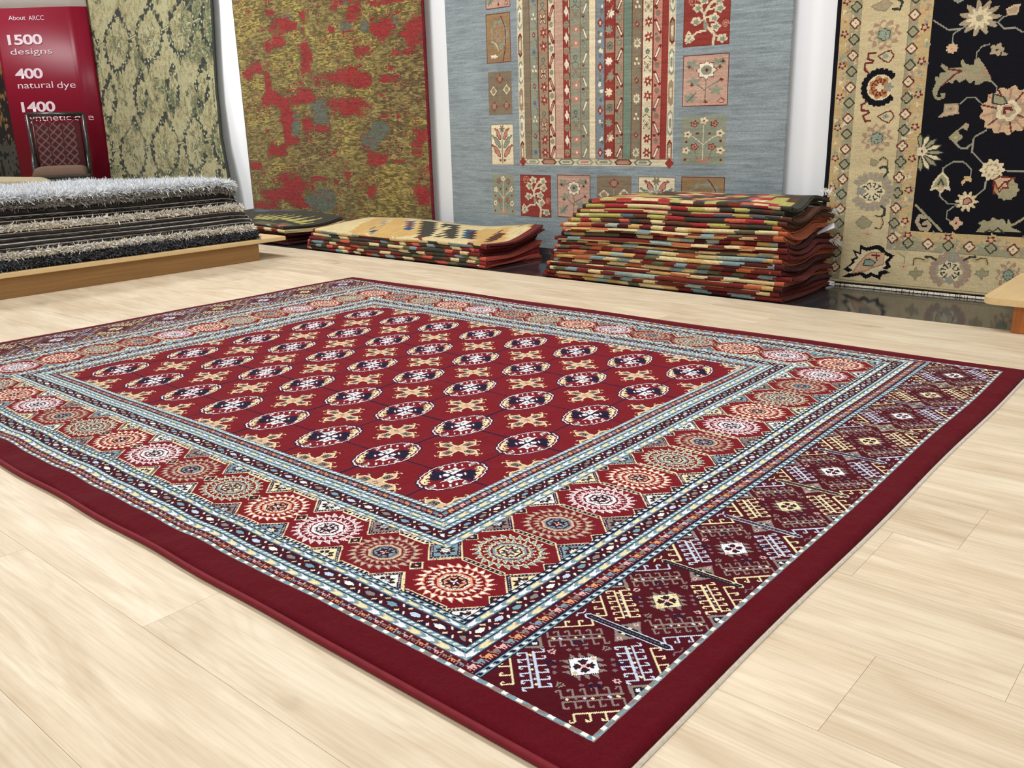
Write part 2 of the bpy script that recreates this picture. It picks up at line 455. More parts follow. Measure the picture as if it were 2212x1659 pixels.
    def rosette(cx, cy, kind, rx=68.0, ry=59.0):
        o, f, ring, core, st = MED[kind]
        n = 24
        for (r0, r1, c_o, c_f) in ((.50, .76, o, f), (.76, 1.05, o, f)):
            for j in range(n):
                a = (j + (.5 if r0 == .76 else 0)) * 2 * math.pi / n
                d = 2 * math.pi / n
                pt = lambda r, an: (cx + rx * r * math.cos(an), cy + ry * r * math.sin(an))
                W.poly([pt(r1, a + .02), pt(r0, a - .02), pt(r0 + .05, a + d * .98)], c_o)
                W.poly([pt(r1 - .06, a + .05), pt(r0 + .03, a + .02), pt(r0 + .065, a + d * .74)], c_f)
        W.poly(octagon(cx, cy, rx * .46, ry * .46), ring)
        W.poly(octagon(cx, cy, rx * .39, ry * .39), core if kind != 0 else CRW)
        W.poly(octagon(cx, cy, rx * .335, ry * .335), MAR)
        W.poly(octagon(cx, cy, rx * .285, ry * .285), {0: SALM, 1: CRY, 2: STEEL, 3: WHT}[kind])
        for j in range(24):
            a = j * math.pi / 12
            W.rect(cx + rx * .36 * math.cos(a) - 1.3, cy + ry * .36 * math.sin(a) - 1.3, cx + rx * .36 * math.cos(a) + 1.3, cy + ry * .36 * math.sin(a) + 1.3, MAUVE)
        star(cx, cy, 19, MAR, INK if kind != 1 else DSTEEL); star(cx, cy, 9, WHT if kind in (0, 3) else PINK, MAR)
    DCOL = [CRW, CRY, STEEL, GREY]
    def diamond(cx, cy, h, col):
        D = lambda r, rr=None: [(cx + r, cy), (cx, cy + (rr or r) * 1.04), (cx - r, cy), (cx, cy - (rr or r) * 1.04)]
        W.poly(D(h + 1), NAVY)
        L = D(h); per = 0
        for (xa, ya), (xb, yb) in zip(L, L[1:] + L[:1]):
            for j in range(9):
                f0, f1 = j / 9, (j + .62) / 9
                W.line([(xa + (xb - xa) * f0, ya + (yb - ya) * f0), (xa + (xb - xa) * f1, ya + (yb - ya) * f1)], 2.6, CRY)
        for (xa, ya), (xb, yb) in zip(D(h * .84), D(h * .84)[1:] + D(h * .84)[:1]):
            for j in range(8):
                f = (j + .5) / 8
                W.ell(xa + (xb - xa) * f, ya + (yb - ya) * f, 1.5, 1.5, PINK)
        W.poly(D(h * .72), col)
        star(cx, cy, h * .52, MAR, INK); star(cx, cy, h * .26, STEEL if col != STEEL else CRY, WHT)
        for sx, sy in ((1, 1), (-1, -1)):
            W.rect(cx + sx * h * .25 - 2, cy + sy * h * .33 - 2, cx + sx * h * .25 + 2, cy + sy * h * .33 + 2, MAUVE if col != MAUVE else CRY)
    def ladder(x0, x1, cy):
        W.poly([(x0, cy), (x0 + 6, cy + 6), (x1 - 6, cy + 6), (x1, cy), (x1 - 6, cy - 6), (x0 + 6, cy - 6)], CRY)
        W.poly([(x0 + 3, cy), (x0 + 7, cy + 3.6), (x1 - 7, cy + 3.6), (x1 - 3, cy), (x1 - 7, cy - 3.6), (x0 + 7, cy - 3.6)], INK)
        x = x0 + 10
        while x < x1 - 10:
            W.rect(x, cy - 2.6, x + 5, cy + 2.6, PINK if int(x) % 3 else CRW); x += 10.5
    def small_sq(cx, cy):
        D = lambda r: [(cx + r, cy), (cx, cy + r * 1.1), (cx - r, cy), (cx, cy - r * 1.1)]
        W.poly(D(14.5), CRY); W.poly(D(12), INK); W.poly(D(7.5), MAR); W.ell(cx, cy, 3, 3, PINK)
    def cellat(cx, cy, ha, hb, kind, n):
        for sx in (-1, 1):
            small_sq(cx + sx * ha, cy)
            ladder(cx - ha + 38, cx + ha - 38, cy + sx * hb)
            for sy in (-1, 1):
                diamond(cx + sx * ha, cy + sy * hb, 39, DCOL[(n + (sx > 0) + 2 * (sy > 0)) % 4])
        rosette(cx, cy, kind)
    for sx in (-1, 1):
        for k in range(13):
            corner = k in (0, 12)
            cellat(sx * 1022.5, (k - 6) * 133.8, 87, 66.9, (k + (0 if sx < 0 else 2)) % 4 if not corner else 0, k)
    for sy in (-1, 1):
        for k in range(12):
            cellat((k - 5.5) * 155.5, sy * 802, 77.75, 69, [2, 3, 0, 1][(k + (0 if sy < 0 else 1)) % 4], k)
    # ---------------- end panels
    W.k = reg == 2
    def elem(cx, cy, light, sx):
        light2 = PBLUE if light == WHT else CRY
        R = lambda a, b_: (cx + sx * a, cy + b_)        # a grows inward (towards the field)
        def comb(dist, sa, sb, col, teeth, tl, n, half, hook=1):
            # straight spine where |a|+|b| = dist, square to the diagonal (sa, sb)
            ux, uy = sa * .7071, sb * .7071; vx, vy = -sb * .7071, sa * .7071
            d = dist * .7071
            pt = lambda al, no: R(ux * (d + no) + vx * al, uy * (d + no) + vy * al)
            W.line([pt(-half, 0), pt(half, 0)], 3.6, col)
            for j in range(n):
                al = -half + 2 * half * j / (n - 1)
                W.line([pt(al, 0), pt(al, teeth * tl)], 2.8, col)
                W.line([pt(al, teeth * tl), pt(al + 5.5 * hook, teeth * tl), pt(al + 6 * hook, teeth * (tl - 3.5))], 2.6, col)
        for sa in (1, -1):
            for sb in (1, -1):
                c = light2 if sa * sb < 0 else GREY
                comb(91, sa, sb, c, -1, 15, 6, 39); comb(104, sa, sb, c, 1, 13, 6, 39, -1)
                comb(138, sa, sb, CRY if (sa * sb > 0) == (light == WHT) or sa * sb < 0 and light == WHT else PBLUE, 1, 15, 4, 30)
                ux, uy = sa * .7071, sb * .7071; d = 97.5 * .7071
                for j in range(7):
                    al = -33 + 11 * j
                    x, y = R(ux * d - uy * al * sa * sb * sa * sb, uy * d + ux * al)
                    W.rect(x - 2.5, y - 2, x + 2.5, y + 2, [CRY, PBLUE, MAUVE][j % 3])
        # rays and lozenge
        for (ex, ey, fx, fy) in ((25, 0, 0, 28), (0, 28, -25, 0), (-25, 0, 0, -28), (0, -28, 25, 0)):
            nx, ny = (ex + fx), (ey + fy); L = math.hypot(nx, ny); nx, ny = nx / L, ny / L
            for j in range(3):
                f0, f1 = j / 3 + .03, (j + 1) / 3 - .03
                b0 = (ex + (fx - ex) * f0, ey + (fy - ey) * f0); b1 = (ex + (fx - ex) * f1, ey + (fy - ey) * f1)
                tip = ((b0[0] + b1[0]) / 2 + nx * 17, (b0[1] + b1[1]) / 2 + ny * 8)
                W.poly([R(*b0), R(*b1), R(*tip)], GREY)
                W.ell(*R(tip[0] + nx * 9, tip[1] + ny * 9), 3, 3, MAUVE)
        D = lambda r: [R(r * 25, 0), R(0, r * 28), R(-r * 25, 0), R(0, -r * 28)]
        W.poly(D(1.06), INK); W.poly(D(1.0), WHT if light == WHT else CRY)
        for u, v in ((1, 1), (1, -1), (-1, 1), (-1, -1)):
            W.poly([R(0, 0), R(u * 13, v * 3), R(u * 10, v * 12), R(u * 3, v * 14)], INK); W.poly([R(0, 0), R(u * 9, v * 3), R(u * 7, v * 8), R(u * 3, v * 10)], MAR)
        W.ell(*R(0, 0), 3.5, 3.5, PINK)
        for v in (1, -1): W.ell(*R(0, v * 21), 3.4, 3.4, TAN)
        for u, v, c in ((54, 0, PINK), (-53, 0, PINK), (0, 53, GREY), (0, -53, GREY)):
            star(*R(u, v), 7, c, c, 8); W.ell(*R(u, v), 2.2, 2.2, MAR)
        for u, v in ((38, 34), (-38, -34), (38, -30), (-38, 30)):
            W.line([R(u, v), R(u + 8, v + 5), R(u + 3, v + 12), R(u - 6, v + 8)], 3, NAVY)
        # between two lozenges: grey diamond and the slanting bar
        cy2 = 107.4
        W.poly([R(23, cy2), R(0, cy2 + 33), R(-23, cy2), R(0, cy2 - 33)], GREY)
        for v in (1, -1):
            W.ell(*R(0, cy2 + v * 22), 4, 4, PINK); W.ell(*R(0, cy2 + v * 22), 1.6, 1.6, MAR)
            W.line([R(-10, cy2 + v * 8), R(8, cy2 + v * 9)], 5, INK); W.ell(*R(2, cy2 + v * 9), 2.5, 2, CRY)
        oc = PBLUE if light == WHT else CRY
        W.poly([R(76, cy2), R(70, cy2 + 6.5), R(-68, cy2 + 6.5), R(-74, cy2), R(-68, cy2 - 6.5), R(70, cy2 - 6.5)], oc)
        W.poly([R(73, cy2), R(69, cy2 + 4.6), R(-67, cy2 + 4.6), R(-71, cy2), R(-67, cy2 - 4.6), R(69, cy2 - 4.6)], INK)
        for j in range(22):
            W.rect(*R(-64 + 6 * j, cy2 - 1.2), *R(-61.5 + 6 * j, cy2 + 1.2), MAUVE)
        for u in (82, -82):
            W.line([R(u, cy2 - 12), R(u + 3, cy2 - 4), R(u - 3, cy2 + 3), R(u, cy2 + 12)], 2.4, oc if u > 0 else MAUVE)
        # small half lozenges along the panel's edges
        for u in (90, -90):
            W.poly([R(u, -20), R(u * .76, 0), R(u, 20)], GREY); W.poly([R(u, -13), R(u * .84, 0), R(u, 13)], INK); W.ell(*R(u * .94, 0), 3.5, 3.5, WHT)
    for sx in (-1, 1):
        for k in range(9):
            elem(sx * (929.5 + 386), (k - 4) * 214.6, WHT if k % 2 == 0 else CRY, -sx)
    # ---------------- field
    W.k = reg >= 19
    for j in range(5): W.line([(-2000, (j - 2) * 243), (2000, (j - 2) * 243)], 4.2, NAVY)
    for k in range(8): W.line([((k - 3.5) * 203, -2000), ((k - 3.5) * 203, 2000)], 4.2, NAVY)
    quad = [(59, 0), (60, 10), (55, 20), (55, 30), (51, 38), (48, 50), (40, 57), (38, 66), (30, 76), (20, 79), (12, 86), (4, 85), (0, 80)]
    full = quad + [(-x, y) for x, y in quad[-2::-1]]
    full = full + [(x, -y) for x, y in full[-2:0:-1]]
    def gul(cx, cy):
        S = lambda r: [(cx + x * r, cy + y * r) for x, y in full]
        W.poly(S(1.035), NAVY); W.poly(S(.985), WHT); W.poly(S(.945), RED)
        for sa, sb, yel in ((1, -1, 1), (-1, 1, 1), (1, 1, 0), (-1, -1, 0)):
            R = lambda x, y: (cx + sa * x, cy + sb * y)
            if yel:
                W.poly([R(2, 2), R(34, 3), R(52, 4), R(50, 20), R(40, 30), R(30, 34), R(24, 46), R(8, 44), R(3, 30)], NAVY)
                W.poly([R(50, 8), R(50, 20), R(46, 28), R(43, 42), R(36, 50), R(31, 64), R(20, 70), R(6, 73), R(5, 64), R(13, 64), R(9, 53), R(21, 58), R(18, 47), R(31, 49), R(28, 38), R(41, 30), R(38, 22), R(46, 18)], CRY); W.line([R(44, 12), R(40, 26)], 2.2, INK)
                for k in range(3): W.line([R(14 + 11 * k, 66 - 15 * k), R(22 + 9 * k, 60 - 13 * k)], 2.6, INK)
                W.poly([R(8, 20), R(17, 25), R(22, 20), R(14, 16)], RED); W.line([R(12, 24), R(20, 17)], 3.4, CRW)
                W.line([R(3, 82), R(12, 76), R(5, 66)], 2.6, INK)
            else:
                W.poly([R(2, 3), R(20, 2), R(34, 5), R(27, 12), R(24, 22), R(26, 34), R(12, 30), R(7, 44), R(4, 24)], WHT)
                W.line([R(10, 12), R(17, 20)], 4.4, GREY); W.line([R(5, 7), R(22, 8), R(18, 20), R(9, 26)], 2.0, INK)
                for x, y in ((36, 26), (31, 39), (20, 49)): W.line([R(x, y), R(x + 6, y + 6)], 4.2, WHT)
                W.poly([R(42, 6), R(52, 8), R(50, 18), R(44, 16)], GREY); W.line([R(40, 5), R(46, 20), R(54, 14)], 2.6, WHT)
                W.poly([R(3, 64), R(12, 60), R(16, 74), R(6, 80)], GREY); W.line([R(4, 58), R(14, 64), R(12, 78)], 2.8, WHT)
        W.poly([(cx - 14, cy - 10), (cx, cy - 2), (cx + 14, cy - 10), (cx + 14, cy + 10), (cx, cy + 2), (cx - 14, cy + 10)], INK)
        for sa, sb in ((1, 1), (-1, -1), (1, -1), (-1, 1)):
            W.ell(cx + sa * 8 - sb * 3, cy + sb * 8, 7, 7, WHT)
        W.line([(cx - 52, cy), (cx + 52, cy)], 3.0, NAVY); W.line([(cx, cy - 30), (cx, cy + 30)], 3.0, NAVY)
    for j in range(5):
        for k in range(8): gul((k - 3.5) * 203, (j - 2) * 243)
    arm = [(10, 10), (26, 10), (36, 15), (41, 14), (51, 7), (57, 0), (51, -7), (41, -14), (36, -15), (26, -10), (10, -10)]
    def cross(cx, cy):
        for k in range(4):
            c, sn = math.cos(k * math.pi / 2), math.sin(k * math.pi / 2)
            R = lambda x, y: (cx + x * c - y * sn, cy + x * sn + y * c)
            W.poly([R(x, y) for x, y in arm], TAN)
            W.line([R(x, y) for x, y in arm], 3.0, CRY)
            W.line([R(56, 0), R(66, 6), R(63, 11)], 2.3, CRY); W.line([R(56, 0), R(66, -6), R(63, -11)], 2.3, CRY)
            W.line([R(38, 14), R(41, 21), R(47, 20)], 2.2, CRY); W.line([R(38, -14), R(41, -21), R(47, -20)], 2.2, CRY)
            W.poly([R(23, 8), R(44, 8), R(44, -8), R(23, -8)], INK); W.poly([R(25, 6), R(42, 6), R(42, -6), R(25, -6)], GREY)
            W.line([R(27, -3), R(30, 3), R(33, -3), R(36, 3), R(40, -3)], 2.4, INK)
        W.rect(cx - 12, cy - 12, cx + 12, cy + 12, TAN)
        W.line([(cx - 7, cy + 2), (cx - 2, cy - 6)], 3, INK); W.line([(cx + 7, cy - 2), (cx + 2, cy + 6)], 3, INK)
    for j in range(6):
        for k in range(9): cross((k - 4) * 203, (j - 2.5) * 243)
    return W

def rug_surface(a, b):
    """a, b in metres from the rug's inner corner -> world points on the pile, with the slack waves of a real rug"""
    d_near = b + .307                     # distance from the long near edge
    amp = np.exp(-np.maximum(d_near, 0) / .20) * np.clip((a + .1) / .5, 0, 1)
    z = .0125 + amp * (.0026 * np.sin(a * 21 + 1.0) + .0018 * np.sin(a * 37 + .3)) + .002 * np.sin(a * 5.1 + b * 3.7) * np.sin(b * 6.3 - a * 2)
    far = np.clip((b - 1.35) / .4, 0, 1)
    z = z + .002 * far * np.sin(a * 9)
    da = .002 * np.sin(b * 7.5 + .6) * np.clip((-a - .2) / .25, 0, 1)
    db = amp * .002 * np.sin(a * 17 + .4) + far * .003 * np.sin(a * 7 + 1)
    A = np.where(a > 1.862, 1.862 + (a - 1.862) * .955, a)
    return -(A + da), b + db, np.maximum(z, .008)

def build_floor_rug():
    W = weave_floor_rug()
    root = empty('area_rug', (-.93, .72, 0))
    tag(root, 'large dark red rug with rows of octagon medallions lying on the pale plank floor', 'rug')
    x = W.x0 + np.arange(W.nx + 1) * W.c; y = W.y0 + np.arange(W.ny + 1) * W.c
    a = (x[None, :] + 929.5) / 1000 + 0 * y[:, None]; b = (y[:, None] + 725) / 1000 + 0 * x[None, :]
    X, Y, Z = rug_surface(a, b)
    d = np.minimum(np.minimum(x - x[0], x[-1] - x)[None, :], np.minimum(y - y[0], y[-1] - y)[:, None])
    e = np.clip(1 - d / 13.0, 0, 1)
    Z = .0012 + (Z - .0012) * np.sqrt(np.maximum(1 - e ** 2, 0))
    Z = Z + (RNG.random(Z.shape) - .5) * .0007
    V = np.stack([X + .93, Y - .72, Z], -1).reshape(-1, 3)
    Q = grid_quads(W.ny + 1, W.nx + 1)[:, ::-1]
    mesh_np('pile', V, Q, M_PILE, root, yarn_colors(W.i, RUGPAL, 1.0, .12, 5))
    # corded sides and the woven ends
    mcord = plain('red_cord', (112, 15, 30), .7, .3, .12, 60)
    for nm, bb in (('edge_cord', -.309), ('edge_cord', 1.759)):
        aa = np.linspace(-.533, 2.392, 160)
        cx, cy, cz = rug_surface(aa, np.full_like(aa, bb))
        tube_obj(nm, [(x_ + .93, y_ - .72, .0058) for x_, y_ in zip(cx, cy)], .0056, mcord, root, 8)
    msel = plain('undyed_cotton', (196, 186, 172), .9, .2, .15, 200)
    for a0, a1 in ((-.541, -.5335), (2.392, 2.400)):
        bb = np.linspace(-.309, 1.759, 140)
        P = []
        for aa in (a0, (a0 + a1) / 2, a1):
            cx, cy, cz = rug_surface(np.full_like(bb, aa), bb)
            P.append(np.stack([cx + .93, cy - .72, np.full_like(bb, .0062 if aa == (a0 + a1) / 2 else .001)], -1))
        P = np.array(P)
        q = grid_quads(3, 140)
        mesh_np('selvedge', P.reshape(-1, 3), q if a0 > 0 else q, msel, root)
build_floor_rug()
# ------------------------------------------------------------------ rugs hanging on the back wall
def hang(name, W, Y, pal, mat, root, gain=1.0, jit=.12, seed=1, fold=None, edge=None, tone=None, depth=.009, desat=.15):
    """knot chart W in wall millimetres (x, height) -> hanging cloth with a real edge"""
    x = (W.x0 + np.arange(W.nx + 1) * W.c) / 1000; z = (W.y0 + np.arange(W.ny + 1) * W.c) / 1000
    X, Z = np.meshgrid(x, z)
    Yv = np.full_like(X, Y)
    if fold is not None: Yv = Yv - fold(X, Z)
    if edge is not None: X = X + edge(X, Z)
    pad = lambda A: np.pad(A, 1, mode='edge')
    Xp, Zp, Yp = pad(X), pad(Z), pad(Yv)
    back = np.zeros_like(Yp); back[0], back[-1], back[:, 0], back[:, -1] = depth, depth, depth, depth
    Yp = Yp + back
    ip = pad(W.i); tn = None if tone is None else pad(tone)
    ox, oz = root.location.x, root.location.z
    V = np.stack([Xp - ox, Yp - root.location.y, Zp - oz], -1).reshape(-1, 3)
    return mesh_np(name, V, grid_quads(*Xp.shape), mat, root, yarn_colors(ip, pal, gain, jit, seed, tn, desat))

YR = 2.845
def conv(ox, oy, s, Y=YR):
    def f(x, y):
        p = on_y(ox + x / s, oy + y / s, Y)
        return (p[0] * 1000, p[2] * 1000)
    return f

# ---- blue-grey rug with striped panel
BP = [(137, 151, 156), (216, 204, 168), (134, 118, 94), (142, 148, 126), (160, 136, 108), (196, 156, 134), (150, 52, 42), (226, 212, 174),
      (126, 138, 146), (112, 136, 118), (156, 124, 82), (120, 48, 36), (232, 222, 196), (84, 84, 70), (196, 130, 110), (100, 112, 104)]
B_BG, B_CR, B_TAU, B_SAG, B_TAN, B_PNK, B_RED, B_CRM, B_BLU, B_GRN, B_GLD, B_BRN, B_WHT, B_DK, B_ROS, B_DSG = range(16)
def weave_blue():
    P = conv(0, 0, 1)
    xl = P(968, 200)[0]; xr = P(1701, 200)[0]
    W = Weave(xl, 40, xr, 2480, 4.0, B_BG)
    A = conv(940, 0, 5.53); B = conv(1300, 0, 5.027); yy = 720; yb = 655
    # stripes of the middle panel, left to right
    st = [(A(985, yy)[0], 'hexcream'), (A(1055, yy)[0], B_TAU), (A(1135, yy)[0], 'sageflower'), (A(1242, yy)[0], 'tanflower'), (A(1360, yy)[0], 'creambar'),
          (A(1445, yy)[0], B_PNK), (A(1540, yy)[0], 'redchain'), (A(1625, yy)[0], 'sagered'), (A(1750, yy)[0], 'sagebar'), (A(1845, yy)[0], B_CRM),
          (A(1920, yy)[0], 'bluediam'), (B(36, yb)[0], 'redflower'), (B(140, yb)[0], 'tanbar'), (B(240, yb)[0], B_GRN), (B(322, yb)[0], 'tauflower'),
          (B(440, yb)[0], 'creamred'), (B(555, yb)[0], 'pinkbar'), (B(656, yb)[0], B_RED), (B(724, yb)[0], 'hexcream'), (B(800, yb)[0], None)]
    C = conv(1030, 240, 6.913)
    zb = C(680, 805)[1]; zi = C(1000, 705)[1]
    ground = {'hexcream': B_CR, 'sageflower': B_SAG, 'tanflower': B_TAN, 'creambar': B_CR, 'redchain': B_RED, 'sagered': B_SAG, 'sagebar': B_SAG, 'bluediam': B_BLU,
              'redflower': B_RED, 'tanbar': B_TAN, 'tauflower': B_TAU, 'creamred': B_CR, 'pinkbar': B_ROS}
    r = np.random.default_rng(4)
    W.rect(st[0][0], zb, st[-1][0], 2600, B_CR)
    for (x0, kind), (x1, _) in zip(st, st[1:]):
        W.rect(x0, zi, x1, 2600, kind if not isinstance(kind, str) else ground[kind])
        if not isinstance(kind, str): continue
        cx = (x0 + x1) / 2; w = x1 - x0; z = zi + 30; n = 0
        ln = (B_BRN, B_TAU)[kind in ('hexcream', 'sagered', 'sagebar')]
        if kind != 'hexcream':
            W.line([(x0 + 2, zi), (x0 + 2, 2600)], 4, ln); W.line([(x1 - 2, zi), (x1 - 2, 2600)], 4, ln)
        while z < 2560:
            if kind == 'hexcream':
                c = [B_BRN, B_SAG, B_TAN, B_SAG][n % 4]; H = 62
                hx = lambda k: [(cx, z + H * k), (cx + w * .36 * k, z + H * .7 * k), (cx + w * .36 * k, z - H * .7 * k), (cx, z - H * k), (cx - w * .36 * k, z - H * .7 * k), (cx - w * .36 * k, z + H * .7 * k)]
                W.poly(hx(1), c); W.poly(hx(.76), B_WHT if n % 2 else B_TAN); W.poly(hx(.42), B_SAG if n % 2 else B_CR); z += 136
            elif kind in ('sageflower', 'tauflower'):
                f = n % 3
                if f == 0: W.ell(cx, z, w * .3, w * .34, B_CR if kind == 'tauflower' else B_BLU, 0, 8, .16); W.ell(cx, z, w * .16, w * .18, B_SAG if kind == 'tauflower' else B_DSG)
                elif f == 1: W.poly([(cx, z + w * .26), (cx + w * .22, z), (cx, z - w * .26), (cx - w * .22, z)], B_BRN); W.ell(cx, z, 6, 7, B_ROS)
                else:
                    for k in range(3): W.ell(cx + (k - 1) * w * .16, z + (k % 2) * 22 - 8, w * .11, w * .11, B_CRM if k != 1 else B_WHT)
                W.line([(x1 - w * .16, z + 20), (x1 - w * .16, z + 55), (cx + w * .1, z + 60)], 4, B_DSG)
                z += 84
            elif kind in ('tanflower', 'sagered', 'creamred'):
                f = n % 4
                if f in (0, 1):
                    W.ell(cx + w * .06, z, w * .30, w * .32, B_RED if kind != 'sagered' else B_ROS, 0, 6, .3, n); W.ell(cx + w * .06, z, w * .1, w * .1, B_CRM)
                elif f == 2:
                    for k in range(4):
                        a = math.pi / 4 + k * math.pi / 2
                        W.line([(cx + 6 * math.cos(a), z + 6 * math.sin(a)), (cx + w * .36 * math.cos(a), z + w * .42 * math.sin(a))], w * .2, B_BRN if kind == 'tanflower' else B_TAU)
                        W.line([(cx + 9 * math.cos(a), z + 9 * math.sin(a)), (cx + w * .33 * math.cos(a), z + w * .38 * math.sin(a))], w * .11, B_CR if kind != 'sagered' else B_TAN)
                else:
                    W.ell(cx, z, w * .2, w * .2, B_DSG, .5); W.ell(cx, z, w * .1, w * .1, B_SAG)
                    W.line([(x0 + w * .15, z - 30), (cx, z - 18), (x1 - w * .2, z - 34)], 4, B_DK)
                z += 66
            elif kind in ('creambar', 'sagebar', 'tanbar', 'pinkbar'):
                dd = 1 if n % 4 == 0 else -1
                if n % 2 == 0:
                    W.line([(cx - w * .26, z - dd * 26), (cx + w * .26, z + dd * 26)], 17, B_BRN if kind != 'sagebar' else B_TAU); W.line([(cx - w * .18, z - dd * 18), (cx + w * .18, z + dd * 18)], 8, B_WHT if kind != 'creambar' else B_ROS)
                else:
                    W.ell(cx, z, w * .27, w * .27, B_TAU, .62); W.ell(cx, z, w * .2, w * .2, B_SAG if kind != 'pinkbar' else B_TAU); W.ell(cx - w * .2, z + 24, 8, 8, [B_BRN, B_DSG][n % 3 == 0])
                z += 57
            elif kind == 'redchain':
                if n % 2 == 0: W.ell(cx, z, w * .36, w * .40, B_TAN, .0, 8, .1); W.ell(cx, z, w * .2, w * .22, B_TAU, .5)
                else: W.ell(cx, z, w * .24, w * .46, B_WHT, 0, 4, .25)
                W.line([(x1 - w * .14, z + 20), (x1 - w * .14, z + 48), (cx, z + 58)], 5, B_CR); z += 62
            elif kind == 'bluediam':
                if n % 3 == 0: W.poly([(cx, z + 24), (cx + 17, z), (cx, z - 24), (cx - 17, z)], B_RED); W.poly([(cx, z + 11), (cx + 8, z), (cx, z - 11), (cx - 8, z)], B_CR)
                else:
                    for k in range(4): W.ell(cx + r.uniform(-.25, .25) * w, z + r.uniform(-26, 26), 8, 9, [B_CRM, B_TAU, B_WHT, B_DSG][k])
                W.line([(x1 - w * .16, z - 26), (x1 - w * .16, z + 22)], 4, B_DSG); z += 68
            elif kind == 'redflower':
                if n % 4 < 3:
                    W.ell(cx + (w * .08 if n % 2 else -w * .1), z, w * .33, w * .31, [B_WHT, B_CRM, B_SAG][n % 3], 0, 7, .22, n)
                    W.line([(x0 + 6, z - 22), (cx + w * .3, z + 34)], 6, B_TAN) if n % 2 else None
                else:
                    W.rect(x0 + 3, z - 34, x1 - 3, z + 34, B_TAN); W.ell(cx, z, w * .32, w * .32, B_DSG, .55, 8, .15); W.ell(cx, z, w * .12, w * .12, B_DK)
                z += 72
            n += 1
    # bottom row of hexagons under the stripes
    zc = (zb + zi) / 2; hh = (zi - zb) / 2
    W.rect(st[0][0], zb, st[-1][0], zi, B_CR)
    W.line([(st[0][0], zi), (st[-1][0], zi)], 4, B_TAU)
    xx = st[1][0] + 50; n = 0
    while xx < st[-2][0] - 30:
        c = [B_SAG, B_BRN, B_DSG, B_SAG][n % 4]
        hx = lambda k: [(xx + 54 * k, zc), (xx + 38 * k, zc + hh * .76 * k), (xx - 38 * k, zc + hh * .76 * k), (xx - 54 * k, zc), (xx - 38 * k, zc - hh * .76 * k), (xx + 38 * k, zc - hh * .76 * k)]
        W.poly(hx(1), c); W.poly(hx(.78), B_TAN if n % 4 == 1 else B_CR); W.poly(hx(.5), B_SAG if n % 2 == 0 else B_ROS); xx += 116; n += 1
    for cx in ((st[0][0] + st[1][0]) / 2, (st[-2][0] + st[-1][0]) / 2):
        W.poly([(cx, zc + 26), (cx + 26, zc), (cx, zc - 26), (cx - 26, zc)], B_RED)
    # small square pictures around the panel
    def pic(kind, tl, br):
        (x0, z1), (x1, z0) = tl, br
        R = lambda u, v: (x0 + (x1 - x0) * u, z1 + (z0 - z1) * v)
        w = x1 - x0; h = z1 - z0
        E = lambda u, v, ru, rv, c, *a: W.ell(*R(u, v), ru * w, rv * h, c, *a)
        L = lambda pts, wd, c: W.line([R(*p) for p in pts], wd, c)
        G = lambda pts, c: W.poly([R(*p) for p in pts], c)
        bg = dict(gold=B_GLD, taupe=B_TAU, cream=B_CRM, sage=B_SAG, red=B_RED, pink=B_PNK)[kind]
        W.rect(x0 - 4, z0 - 4, x1 + 4, z1 + 4, B_BRN if kind in ('gold', 'pink', 'red') else B_TAU if kind != 'sage' else B_SAG)
        W.rect(x0, z0, x1, z1, bg)
        if kind == 'red':
            L([(.66, 1), (.68, .8), (.48, .62), (.44, .4), (.56, .22), (.7, .12)], 13, B_CR)
            L([(.48, .72), (.3, .74), (.14, .84)], 9, B_CR); L([(.44, .4), (.3, .24)], 8, B_CR); L([(.46, .5), (.26, .52)], 8, B_CR); L([(.5, .32), (.74, .28)], 8, B_CR)
            L([(.48, .46), (.66, .44)], 8, B_CR); L([(.6, .74), (.72, .62)], 8, B_CR); L([(.68, .84), (.86, .86)], 8, B_CR)
            for u, v in ((.43, .12), (.76, .14), (.3, .26), (.78, .3), (.26, .52), (.66, .48), (.7, .66), (.86, .9), (.12, .86)):
                E(u, v, .11, .085, B_CR, 0, 5, .16, u * 9); E(u + .01, v + .01, .06, .05, B_SAG, 0, 5, .2)
            G([(.44, .5), (.54, .6), (.5, .72), (.44, .66)], B_SAG)
            for cu, cv, rr in ((.18, .12, .11), (.92, .62, .08)):
                W.line([(R(cu, cv)[0] + w * rr * (1 - k / 26) * math.cos(k * .5), R(cu, cv)[1] + w * rr * (1 - k / 26) * math.sin(k * .5)) for k in range(22)], 4.5, B_ROS)
            L([(.05, .8), (.1, .72), (.2, .84), (.05, .95)], 7, B_CR)
        elif kind == 'pink':
            L([(.5, .92), (.52, .6), (.5, .44)], 5, B_TAU); L([(.5, .7), (.2, .5)], 5, B_DSG); L([(.52, .66), (.8, .52)], 5, B_DSG)
            E(.52, .3, .21, .17, B_BRN, 0, 8, .12); E(.52, .3, .19, .155, B_WHT, 0, 8, .14); E(.52, .3, .12, .1, B_SAG); E(.52, .3, .04, .03, B_BRN)
            for u, v in ((.18, .18), (.8, .16), (.74, .7), (.24, .52), (.16, .84)): E(u, v, .13, .08, B_SAG, 0, 5, .3, v * 7)
            for u, v in ((.88, .14), (.12, .22), (.86, .5), (.52, .93), (.2, .58), (.82, .25)): E(u, v, .045, .03, B_BRN, 0, 4, .3)
            L([(.78, .94), (.86, .86), (.94, .9), (.92, .96), (.84, .95)], 4, B_RED)
            L([(.1, .92), (.3, .74)], 7, B_DSG)
        elif kind == 'taupe':
